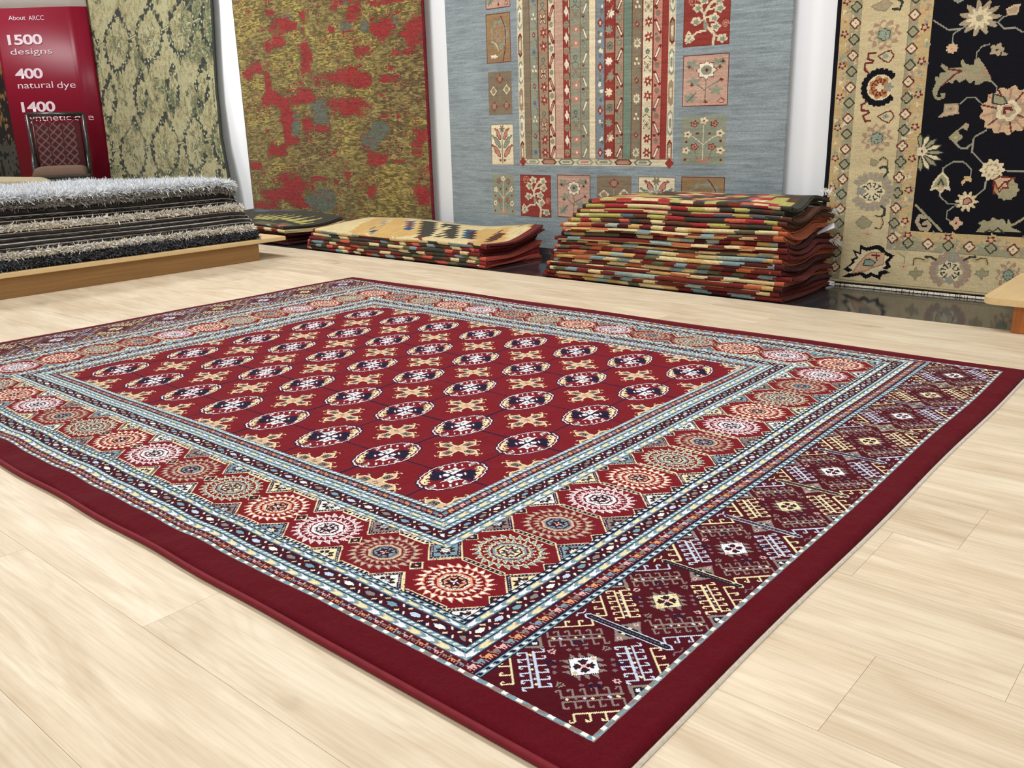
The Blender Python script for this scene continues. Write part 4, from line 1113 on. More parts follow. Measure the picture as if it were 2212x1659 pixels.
    flower(B, 1000, 130, 50, 50, K_LCR, 5, .1, K_RED)
    lines(B, [(1340, 40), (1400, 100), (1470, 95), (1515, 50)], 5, K_GRY); lines(B, [(1530, 0), (1515, 130), (1630, 250)], 6, K_GRY); lines(B, [(1850, 325), (2060, 330)], 6, K_GRY); lines(B, [(1665, 420), (1650, 510), (1560, 580)], 6, K_GRY)
    lines(B, [(1215, 350), (1220, 300), (1320, 235), (1430, 235), (1510, 310), (1505, 380)], 5, K_GRY); lines(B, [(1195, 540), (1190, 590), (1275, 665), (1370, 668)], 5, K_GRY); lines(B, [(1370, 668), (1265, 740), (1260, 810), (1300, 845)], 5, K_GRY)
    flower(B, 1725, 318, 120, 104, K_LCR, 10, .12, K_ROS, K_TAU); flower(B, 1725, 318, 60, 52, K_LCR, 8, .12, K_ROS)
    shape(B, [(1100, 520), (1130, 440), (1170, 390), (1210, 350), (1270, 410), (1270, 480), (1290, 520), (1240, 500), (1200, 545), (1150, 500)], K_SAG, K_LCR, 8); lines(B, [(1170, 470), (1200, 410), (1225, 470)], 6, K_DK); shape(B, [(1160, 510), (1195, 470), (1225, 510), (1195, 540)], K_PCH)
    shape(B, [(1430, 380), (1510, 380), (1510, 440), (1460, 430), (1415, 480), (1405, 440), (1440, 410)], K_YEL)
    flower(B, 1465, 640, 100, 90, K_CR, 10, .22, K_TAU, K_LCR); shape(B, [(1430, 670), (1430, 620), (1490, 600), (1520, 640), (1470, 670)], K_ROS, K_RED, 5)
    shape(B, [(1740, 420), (1800, 380), (1960, 400), (1900, 490), (1800, 540), (1740, 560)], K_ORG, K_RED, 5)
    flower(B, 1880, 520, 115, 105, K_SAG, 11, .06, K_SAG); shape(B, [(1740, 420), (1800, 385), (1930, 400), (1880, 450), (1890, 500), (1830, 500), (1800, 540)], K_PCH, K_RED, 5); lines(B, [(1800, 500), (1850, 440), (1900, 430)], 6, K_RED)
    flower(B, 1360, 860, 58, 56, K_PCH, 4, .2, K_RED)
    shape(B, [(1560, 950), (1620, 880), (1580, 860), (1640, 830), (1700, 840), (1740, 795), (1780, 830), (1840, 815), (1880, 870), (1890, 815), (1940, 880), (1920, 900), (2030, 950)], K_SAG); lines(B, [(1640, 960), (1700, 930), (1740, 950), (1790, 910), (1850, 960)], 6, K_DK)
    lines(B, [(945, 680), (1210, 942)], 9, K_SAG); lines(B, [(1040, 800), (980, 790), (955, 850), (1000, 920), (1060, 930), (1090, 890), (1060, 850), (1030, 870)], 15, K_TAU)
    lines(B, [(1940, 880), (2090, 790)], 8, K_SAG)
    return W
def build_black_rug():
    W = weave_black()
    root = empty('wall_rug', ((W.x0 + W.nx * W.c / 2) / 1000, YK, .012))
    tag(root, 'black field wall rug with broad cream flowered border reaching the dark floor', 'rug')
    t = 1 + .16 * (vnoise(W.ny, W.nx, 1.3, 9, 51) - .5) + .12 * (vnoise(W.ny, W.nx, 14, 40, 52) - .5)
    t = np.where(W.i == K_BLK, 1, t)
    hang('pile', W, YK, KP, M_WALLRUG, root, .92, .12, 7, lambda X, Z: .004 * np.sin(X * 5) + .02 * np.clip((.5 - Z) / .5, 0, 1), None, t)
    # cotton fringe along the foot
    r = np.random.default_rng(5); V, Q = [], []
    x0, x1 = W.x0 / 1000 - root.location.x, (W.x0 + W.nx * W.c) / 1000 - root.location.x
    n = 620
    for k in range(n):
        x = x0 + (x1 - x0) * (k + r.random()) / n; w = r.uniform(.0012, .003); l = r.uniform(.008, .013); b = len(V); y = -.030 - r.uniform(0, .006)
        V += [(x - w, y, -.003), (x + w, y, -.003), (x + w + r.uniform(-.003, .003), y - r.uniform(.002, .008), -.011), (x - w, y - .003, -.011),
              (x - w, y + .004, -.003), (x + w, y + .004, -.003)]
        Q += [(b, b + 1, b + 2, b + 3), (b, b + 4, b + 5, b + 1)]
    mesh_np('fringe', np.array(V), np.array(Q), plain('cotton_fringe', (206, 198, 180), .9, .2), root)
build_black_rug()
# ------------------------------------------------------------------ folded kilims
KIL = [(116, 34, 30), (214, 194, 138), (122, 146, 150), (186, 92, 48), (204, 164, 88), (98, 96, 66), (78, 26, 28), (152, 170, 160),
       (160, 34, 40), (176, 168, 82), (62, 60, 50), (84, 98, 106), (94, 56, 38), (204, 82, 58), (214, 202, 162), (40, 84, 110)]
LOWPAL = [0, 1, 2, 0, 3, 1, 5, 6, 7, 4, 1, 0]
UPPAL = [8, 9, 10, 1, 12, 11, 8, 10, 13, 9, 12]
MIDPAL = [0, 1, 10, 13, 5, 2, 12, 1, 0, 10]

def ribbon_section(yf, yb, h, t, nleg=9, narc=7):
    """folded cloth: outline (y, z, path length) around a U lying on its side, round fold at yf"""
    R = (h - t) / 2
    cl = []
    for k in range(nleg): cl.append((yb + (yf + R - yb) * k / nleg, t / 2))
    for k in range(narc + 1):
        a = -math.pi / 2 - math.pi * k / narc
        cl.append((yf + R + R * math.cos(a), t / 2 + R + R * math.sin(a)))
    for k in range(1, nleg + 1): cl.append((yf + R + (yb - yf - R) * k / nleg, h - t / 2))
    cl = np.array(cl)
    d = np.gradient(cl, axis=0); d /= np.linalg.norm(d, axis=1)[:, None]
    nrm = np.stack([-d[:, 1], d[:, 0]], 1)
    s = np.concatenate([[0], np.cumsum(np.linalg.norm(np.diff(cl, axis=0), axis=1))])
    out = cl + nrm * t / 2; inn = cl - nrm * t / 2
    return out, inn, s

def kilim(label, x0, x1, yf, yb, z0, h, pal, seed, wave, endcol, group, top=None, blk=(.075, .05), lean=0.0, fringe=False, cell=.0065):
    """one folded flatweave; wave(x, y, z) is the sag of the pile it lies in; top(x, y) optional pattern for the upper side"""
    r = np.random.default_rng(seed)
    root = empty('folded_kilim', ((x0 + x1) / 2, (yf + yb) / 2, z0))
    tag(root, label, 'kilim', group)
    t = .0046
    layers = [ribbon_section(yf, yb, h, t)]
    if h > .0155: layers.append(ribbon_section(yf + t + .006, yb - .01, h - 2 * t - .0008, t * .9))
    nx = int((x1 - x0) / cell) + 1
    xs = np.linspace(x0, x1, nx)
    V, Q, C = [], [], []; off = 0
    j1, j2 = r.uniform(-.006, .006, 2)
    for li, (out, inn, s) in enumerate(layers):
        zoff = 0 if li == 0 else t + .0004
        loop = np.concatenate([out, inn[::-1]]); sl = np.concatenate([s, s[::-1]])
        side = np.concatenate([np.ones(len(out)), -np.ones(len(inn))])
        m = len(loop)
        X = np.repeat(xs[:, None], m, 1); Yy = np.repeat(loop[None, :, 0], nx, 0); Zz = np.repeat(loop[None, :, 1], nx, 0) + zoff + z0
        # ragged ends: the legs run out a little differently
        endw = np.clip((X - (x1 - .12)) / .12, 0, 1); endl = np.clip(((x0 + .10) - X) / .10, 0, 1)
        X = X + endw * (j1 + .010 * np.sin(sl * 9 + seed) + .004 * li) - endl * (.004 * np.sin(sl * 11 + seed * 2) + j2)
        Yy = Yy + .0035 * np.sin(X * 13 + seed) + lean * (X - x0)
        Zz = Zz + wave(X, Yy, Zz)
        V.append(np.stack([X, Yy, Zz], -1).reshape(-1, 3))
        i, k = np.mgrid[0:nx - 1, 0:m]; k2 = (k + 1) % m
        Q.append(np.stack([off + i * m + k, off + i * m + k2, off + (i + 1) * m + k2, off + (i + 1) * m + k], -1).reshape(-1, 4))
        # pattern: stepped blocks with toothed edges
        xc = (xs[:-1] + xs[1:]) / 2; sc = (sl + np.roll(sl, -1)) / 2
        XX = xc[:, None] + 0 * sc[None, :]; SS = sc[None, :] + 0 * xc[:, None]
        bx, bs = blk
        q = np.floor(SS / .0065)
        tri = np.abs(((q * .0065 / bs) % 2) - 1)
        u = (XX - x0) / bx + tri * .55 + .10 * (q % 2) + .8 * np.sin(XX * 5 + seed)
        n = np.floor(u).astype(int); band = np.floor(SS / bs + .5).astype(int)
        hsh = (n * 7349 + band * 9151 + seed * 613 + (n * n) * 37) % 9973
        ci = np.array(pal)[hsh % len(pal)]
        if top is not None:
            yc = (np.roll(loop[:, 0], -1) + loop[:, 0]) / 2
            T = top(XX, yc[None, :] + 0 * XX)
            upper = (SS > s[len(s) // 2]) & (side[None, :] > 0)
            ci = np.where(upper & (T >= 0), T, ci)
        edge = (XX < x0 + .022) | (XX > x1 - .04)
        ci = np.where(edge, endcol, ci)
        if li == 1: ci = np.where(r.random(ci.shape) < .9, endcol, ci)
        C.append(ci.reshape(-1))
        # ends
        for e, c in ((0, endcol), (nx - 1, endcol)):
            no = len(out)
            a = np.arange(no - 1); b0 = off + e * m
            cap = np.stack([b0 + a, b0 + a + 1, b0 + m - 2 - a, b0 + m - 1 - a], -1)
            Q.append(cap if e == 0 else cap[:, ::-1]); C.append(np.full(no - 1, c))
        off += nx * m
    Vv = np.concatenate(V) - np.array([root.location.x, root.location.y, root.location.z])
    mesh_np('folded_cloth', Vv, np.concatenate(Q), M_FLAT, root, yarn_colors(np.concatenate(C), KIL, .9, .14, seed, None, .14))
    return root

ORD = ['top', 'second', 'third', 'fourth', 'fifth', 'sixth', 'seventh', 'eighth', 'ninth', 'tenth', 'eleventh', 'twelfth', 'thirteenth', 'fourteenth', 'fifteenth', 'sixteenth', 'seventeenth', 'eighteenth']

def fringe_tuft(name, root, base, direction, n, length, spread, mat, seed):
    r = np.random.default_rng(seed); V, Q = [], []
    base = np.array(base) - np.array(root.location); d = np.array(direction, float)
    for k in range(n):
        p = base + np.array([r.uniform(-spread, spread), r.uniform(-.01, .01), r.uniform(-.004, .004)])
        w = .0012; b = len(V); dd = d * length * r.uniform(.6, 1.1) + r.uniform(-.012, .012, 3)
        V += [p + (-w, 0, 0), p + (w, 0, 0), p + dd * .6 + (w, 0, .003), p + dd * .6 + (-w, 0, .003), p + dd + (w * .6, 0, -.004), p + dd + (-w * .6, 0, -.004)]
        Q += [(b, b + 1, b + 2, b + 3), (b + 3, b + 2, b + 4, b + 5)]
    return mesh_np(name, np.array(V), np.array(Q), mat, root)
M_FRINGE = plain('white_fringe', (226, 224, 216), .9, .2)
M_TAG = plain('white_paper', (226, 228, 236), .7, .3)

def tall_stack():
    H = .40
    def wave(x, y, z):
        k = np.clip(z / H, 0, 1.2)
        sag = -.012 * k * np.exp(-((x + .82) / .2) ** 2) + .004 * k * np.sin(x * 4.2 + .5) + k * (.042 * (x + 1.42) - .012)
        end = np.clip((x + .80) / .40, 0, 1) ** 1.6
        roll = (-.040 * np.sin(math.pi * np.clip((y - 2.30) / .26, 0, 1)) - .026 * np.clip((y - 2.42) / .3, 0, 1) + .012 * np.sin((y - 2.5) * 14)) * end * np.clip(.25 + .75 * k, 0, 1)
        left = np.clip((-1.48 - x) / .14, 0, 1) * -.006 * k
        return np.where(z < .003, 0, sag + roll * np.clip(z / .10, .15, 1) + left)
    n_low, n_up = 13, 5
    zz = .002; tot = n_low + n_up
    hl = .0186; hu = .0186
    r = np.random.default_rng(31)
    names_low = ['cream and maroon', 'blue grey and cream', 'rust and cream', 'maroon and cream']
    names_up = ['red, lime and dark olive', 'dark grey and red', 'brown and lime', 'olive brown and red']
    for k in range(tot):
        i = tot - 1 - k
        low = k < n_low
        if low:
            x0 = -1.640 + .012 * (k % 3) + .010 * k; x1 = -.438 - .012 * (k % 2) + .006 * (k % 5); yf = 2.306 + .009 * r.uniform(-1, 1); h = hl
            pal = LOWPAL; end = [0, 0, 6, 3][k % 4] if k < 11 else 3
        else:
            j = k - n_low
            x0 = -1.50 + .026 * j; x1 = -.452 + .016 * (j % 3) - .004 * j; yf = 2.325 + .006 * j; h = hu
            pal = UPPAL; end = [3, 12, 12, 10, 10][j]
        base = (names_low if low else names_up)[k % 4]
        lab = f"{base} folded kilim, {ORD[i]} {'' if i == 0 else 'from the top '}of the tall stack"
        if i == 0: lab = "red, lime and dark olive folded kilim on top of the tall stack"
        ro = kilim(lab, x0, x1, yf, 2.765 + .01 * r.uniform(-1, 1), zz, h, pal, 100 + k, wave, end, 'folded kilims in the tall stack', blk=(.062 + .02 * r.random(), .045), )
        if i == 0:
            fringe_tuft('fringe', ro, (-1.20, 2.62, zz + h + .004), (-.5, -.25, .35), 90, .05, .028, M_FRINGE, 3)
            fringe_tuft('fringe', ro, (-.47, 2.74, zz + h + .03), (.7, -.2, -.2), 60, .03, .02, M_FRINGE, 4)
        elif i in (3, 6, 9):
            fringe_tuft('fringe', ro, (x1 + .01, 2.70, zz + h * .5 + .025), (.9, .1, -.1), 50, .04, .012, M_FRINGE, 10 + i)
        zz += h + .0022
    bm = bmesh.new(); bm_box(bm, -.055, .055, -.04, .04, 0, .0012)
    o = bm_obj('price_tag', bm, M_TAG); o.location = (-.440, 2.66, .247); o.rotation_euler = (.15, -.42, .35)
    tag(o, 'white paper tag sticking out of the right side of the tall kilim stack', 'tag')
    bm = bmesh.new(); bm_box(bm, -.022, .022, -.014, .014, 0, .001)
    for v in bm.verts: v.co.z += 2.0 * v.co.x ** 2 * 6
    o = bm_obj('price_tag', bm, M_TAG); o.location = (-.445, 2.80, .004); o.rotation_euler = (.5, .2, .4)
    tag(o, 'small crumpled white and pink tag on the dark floor by the black rug', 'tag')
    box_obj('pink_corner', -.022, -.008, -.014, .004, .0012, .002, plain('pink_print', (196, 90, 140), .6), o)
tall_stack()

def middle_stack():
    def wave(x, y, z):
        k = np.clip(z / .125, 0, 1.3)
        end = np.clip((x + 2.42) / .34, 0, 1) ** 1.5
        return np.where(z < .003, 0, k * (.022 * np.clip((y - 2.31) / .4, 0, 1) + .004 * np.sin(x * 5) + .022 * np.clip(y - 2.4, 0, .1) / .1 * np.exp(-((x + 2.95) / .35) ** 2))
                        + end * (-.020 * np.sin((y - 2.3) / .5 * math.pi) + .035 * np.clip((y - 2.52) / .24, 0, 1)) * np.clip(z / .08, .1, 1))
    # pattern of the upper kilim, drawn on the cloth plane (metres)
    Wt = Weave(-3700, 2250, -1750, 2820, 5.0, 1)
    F = lambda x, y: tuple((on_z(540 + x / 3.2529, 420 + y / 3.2529, .150) * 1000)[:2])
    G = lambda pts, c: Wt.poly([F(*p) for p in pts], c)
    Wt.k = None
    G([(380, 245), (830, 160), (960, 170), (820, 300), (400, 275)], 1)
    G([(700, 230), (900, 175), (1060, 190), (1000, 260), (820, 300)], 4)
    for k in range(6): G([(760 + 40 * k, 270 - 12 * k), (800 + 40 * k, 262 - 12 * k), (780 + 40 * k, 240 - 12 * k)], [2, 1, 15, 4][k % 4])
    G([(1040, 185), (1215, 195), (1190, 255), (1010, 265)], 4); G([(1070, 225), (1120, 190), (1185, 200), (1150, 245)], 1); G([(1085, 235), (1105, 198), (1160, 200), (1140, 240)], 15); G([(1105, 228), (1120, 205), (1142, 208), (1128, 232)], 8)
    G([(1215, 195), (1470, 220), (1440, 290), (1180, 270)], 10)
    for pts in ([(1310, 205), (1360, 210), (1340, 235), (1400, 222), (1410, 235), (1350, 245), (1380, 285), (1350, 290), (1330, 250), (1280, 285), (1240, 282), (1310, 240)],): G(pts, 1)
    G([(1180, 270), (1290, 285), (1280, 310), (1030, 300), (1020, 280)], 1); G([(1050, 285), (1100, 282), (1090, 300), (1050, 300)], 0); G([(1150, 270), (1230, 262), (1200, 282)], 0); G([(1200, 295), (1260, 285), (1250, 310)], 0)
    G([(1470, 225), (1590, 245), (1560, 300), (1440, 290)], 1); G([(1500, 240), (1590, 245), (1580, 285), (1500, 280)], 15); G([(1525, 285), (1545, 255), (1590, 248), (1570, 280)], 6)
    G([(1590, 245), (1990, 245), (1860, 350), (1560, 330)], 4)
    for cx, cy in ((1690, 275), (1800, 290), (1740, 262)): G([(cx - 40, cy + 12), (cx + 40, cy - 16), (cx + 30, cy + 2), (cx + 55, cy + 2), (cx - 35, cy + 26), (cx - 20, cy + 8)], 12)
    G([(1830, 250), (1960, 245), (1930, 300), (1800, 340), (1700, 350), (1760, 300)], 1); G([(1990, 245), (2030, 260), (1960, 330), (1860, 352)], 0); G([(1880, 330), (1960, 285), (1930, 320)], 1)
    G([(1020, 290), (1290, 310), (1560, 330), (1560, 380), (1010, 320)], 1); G([(810, 265), (1020, 285), (1010, 325), (815, 300)], 10); G([(1270, 330), (1300, 322), (1310, 350), (1280, 362)], 6); G([(1390, 330), (1450, 330), (1450, 362), (1380, 355)], 2); G([(1520, 310), (1560, 300), (1620, 380), (1520, 375)], 0); G([(680, 250), (760, 262), (770, 290), (690, 280)], 2); G([(420, 250), (470, 250), (450, 280)], 2); G([(600, 255), (680, 255), (660, 285), (600, 280)], 4)
    def top(x, y):
        i = np.clip(((x * 1000 - Wt.x0) / Wt.c).astype(int), 0, Wt.nx - 1); j = np.clip(((y * 1000 - Wt.y0) / Wt.c).astype(int), 0, Wt.ny - 1)
        return Wt.i[j, i].astype(int)
    zz = .002; r = np.random.default_rng(77)
    desc = ['dark olive and cream', 'maroon and green grey', 'red and cream', 'brown and red', 'dark brown and orange']
    for k in range(6):
        i = 5 - k
        h = .0192 if k < 5 else .024
        x0 = -3.475 + .014 * k + .006 * r.uniform(-1, 1); x1 = -2.02 + .012 * (k % 3) - .006 * k + (.03 if k == 5 else 0)
        lab = (f"{desc[k % 5]} folded kilim, {ORD[i]} from the top of the low middle stack" if k < 5 else 'yellow folded kilim with blue eyed lozenges spread on the low middle stack')
        kilim(lab, x0, x1, 2.315 + .004 * r.uniform(-1, 1), 2.772 - .01 * (k % 2), zz, h, MIDPAL if k < 5 else [1, 4, 0, 10, 2], 210 + k, wave, [13, 8, 13, 0, 8, 0][k], 'folded kilims in the low middle stack',
              top=top if k == 5 else None, blk=(.065, .05), cell=.0065)
        zz += h + .0006
middle_stack()

def corner_stack():
    def wave(x, y, z):
        k = np.clip(z / .13, 0, 1.2)
        end = np.clip((x + 4.0) / .35, 0, 1) ** 1.5
        return np.where(z < .003, 0, k * (.03 * np.clip((y - 2.36) / .4, 0, 1) + .006 * np.sin(x * 6 + 1)) + end * k * (-.018 * np.sin((y - 2.42) / .36 * math.pi) - .018))
    Wt = Weave(-4700, 2250, -3500, 2900, 5.0, 10)
    F = lambda x, y: tuple((on_z(400 + x / 5.53, 340 + y / 5.53, .150) * 1000)[:2])
    for k in range(10): Wt.poly([F(830 + 78 * k, 715 + 3 * k), (F(905 + 78 * k, 712 + 3 * k)), F(885 + 78 * k, 672 + 3 * k), F(862 + 78 * k, 690 + 3 * k)], 9)
    Wt.poly([F(830, 735), F(1200, 745), F(1400, 760), F(1100, 800), F(830, 790)], 5)
    for k in range(5): Wt.poly([F(840 + 90 * k, 760), F(900 + 90 * k, 750), F(930 + 90 * k, 770), F(860 + 90 * k, 785)], [13, 2, 12][k % 3])
    Wt.poly([F(830, 600), F(1640, 640), F(1640, 668), F(830, 640)], 11)
    def top(x, y):
        i = np.clip(((x * 1000 - Wt.x0) / Wt.c).astype(int), 0, Wt.nx - 1); j = np.clip(((y * 1000 - Wt.y0) / Wt.c).astype(int), 0, Wt.ny - 1)
        return Wt.i[j, i].astype(int)
    zz = .002
    desc = ['dark maroon', 'maroon brown', 'dark wine red', 'maroon and rust', 'cream edged red', 'dark green']
    for k in range(6):
        i = 5 - k
        lab = f"{desc[k]} folded kilim, {ORD[i]} from the top of the stack behind the oak platform" if k < 5 else 'dark green folded kilim with a row of yellow teeth behind the oak platform'
        kilim(lab, -4.72 + .02 * (k % 2), -3.70 - .02 * (k % 3) + (.03 if k >= 4 else 0), 2.35 + .008 * (k % 2) - (.03 if k >= 4 else 0), 2.79, zz, .0205, [6, 0, 6, 12] if k < 4 else ([1, 1, 0, 1] if k == 4 else [10, 5, 10]), 310 + k, wave,
              6 if k < 4 else (1 if k == 4 else 10), 'folded kilims behind the oak platform', top=top if k == 5 else None, blk=(.09, .06))
        zz += .0211
corner_stack()

# ------------------------------------------------------------------ display platforms
def platform(label, x0, x1, y0, y1, panel_x, panel_y1, oak):
    root = empty('display_platform', ((x0 + x1) / 2, (y0 + y1) / 2, 0))
    tag(root, label, 'platform')
    L = root.location
    bm = bmesh.new(); bm_box(bm, x0 - L.x, x1 - L.x, y0 - L.y, y1 - L.y, .096, .119)
    bm_obj('deck', bm, M_BIRCH, root, False, .004)
    return root
pl = platform('oak edged display platform carrying the shaggy rugs', -5.55, -3.305, -.75, 2.055, 0, 0, True)
L = pl.location
box_obj('front_panel', -3.352 - L.x, -3.332 - L.x, -.72 - L.y, 1.888 - L.y, 0, .0958, M_OAK, pl, .0015)
box_obj('end_panel', -5.4 - L.x, -3.3525 - L.x, 1.866 - L.y, 1.886 - L.y, 0, .0958, M_OAK, pl, .0015)

def bench():
    root = empty('display_platform', (1.1, 2.5, 0))
    tag(root, 'pale display platform with rounded corner and orange leg in front of the black rug', 'platform')
    # deck outline with a rounded front left corner
    x0, x1, y0, y1, r = .285, 1.95, 2.235, 2.80, .045
    pts = [(x0 + r - r * math.cos(a), y0 + r - r * math.sin(a)) for a in np.linspace(0, math.pi / 2, 9)] + [(x1, y0), (x1, y1), (x0, y1)]
    bm = bmesh.new()
    lo = [bm.verts.new((x - 1.1, y - 2.5, .093)) for x, y in pts]; hi = [bm.verts.new((x - 1.1, y - 2.5, .114)) for x, y in pts]
    bm.faces.new(lo[::-1]); bm.faces.new(hi)
    n = len(pts)
    for k in range(n): bm.faces.new((lo[k], lo[(k + 1) % n], hi[(k + 1) % n], hi[k]))
    bm_obj('deck', bm, M_BIRCH, root)
    for lx, ly in ((.378, 2.262), (1.80, 2.262), (.378, 2.70), (1.80, 2.70)):
        box_obj('leg', lx - 1.1, lx + .07 - 1.1, ly - 2.5, ly + .07 - 2.5, 0, .0928, M_PINE, root, .003)
bench()

# ------------------------------------------------------------------ shaggy rugs stacked on the platform
SHP = [(196, 202, 210), (168, 172, 178), (222, 226, 230), (92, 88, 86), (128, 124, 120), (60, 58, 58), (32, 30, 30), (48, 46, 46), (204, 192, 170), (240, 233, 218), (168, 156, 136),
       (74, 76, 82), (96, 98, 106), (50, 52, 58), (44, 34, 30), (150, 150, 146), (190, 186, 178)]
def tufts(root, name, P, N, cols, length, width, seed, stuff=True):
    """short curled yarn ends growing from points P along N"""
    r = np.random.default_rng(seed); n = len(P)
    d = N + r.normal(0, .55, (n, 3)); d /= np.linalg.norm(d, axis=1)[:, None]
    sd = np.cross(d, r.normal(0, 1, (n, 3))); sd /= np.linalg.norm(sd, axis=1)[:, None] + 1e-9
    l = length * r.uniform(.6, 1.15, n)[:, None]; w = width * r.uniform(.7, 1.2, n)[:, None]
    bend = r.normal(0, .35, (n, 3))
    p1 = P + d * l * .5 + bend * l * .2; p2 = P + d * l + bend * l * .55
    V = np.stack([P - sd * w * .5, P + sd * w * .5, p1 + sd * w * .5, p1 - sd * w * .5, p2 + sd * w * .22, p2 - sd * w * .22], 1).reshape(-1, 3)
    b = np.arange(n)[:, None] * 6
    Q = np.concatenate([b + np.array([[0, 1, 2, 3]]), b + np.array([[3, 2, 4, 5]])], 0)
    ci = np.concatenate([cols, cols])
    o = mesh_np(name, V - np.array(root.location), Q, M_SHAG, root, yarn_colors(ci, SHP, 1.4, .2, seed))
    o['kind'] = 'stuff'
    return o

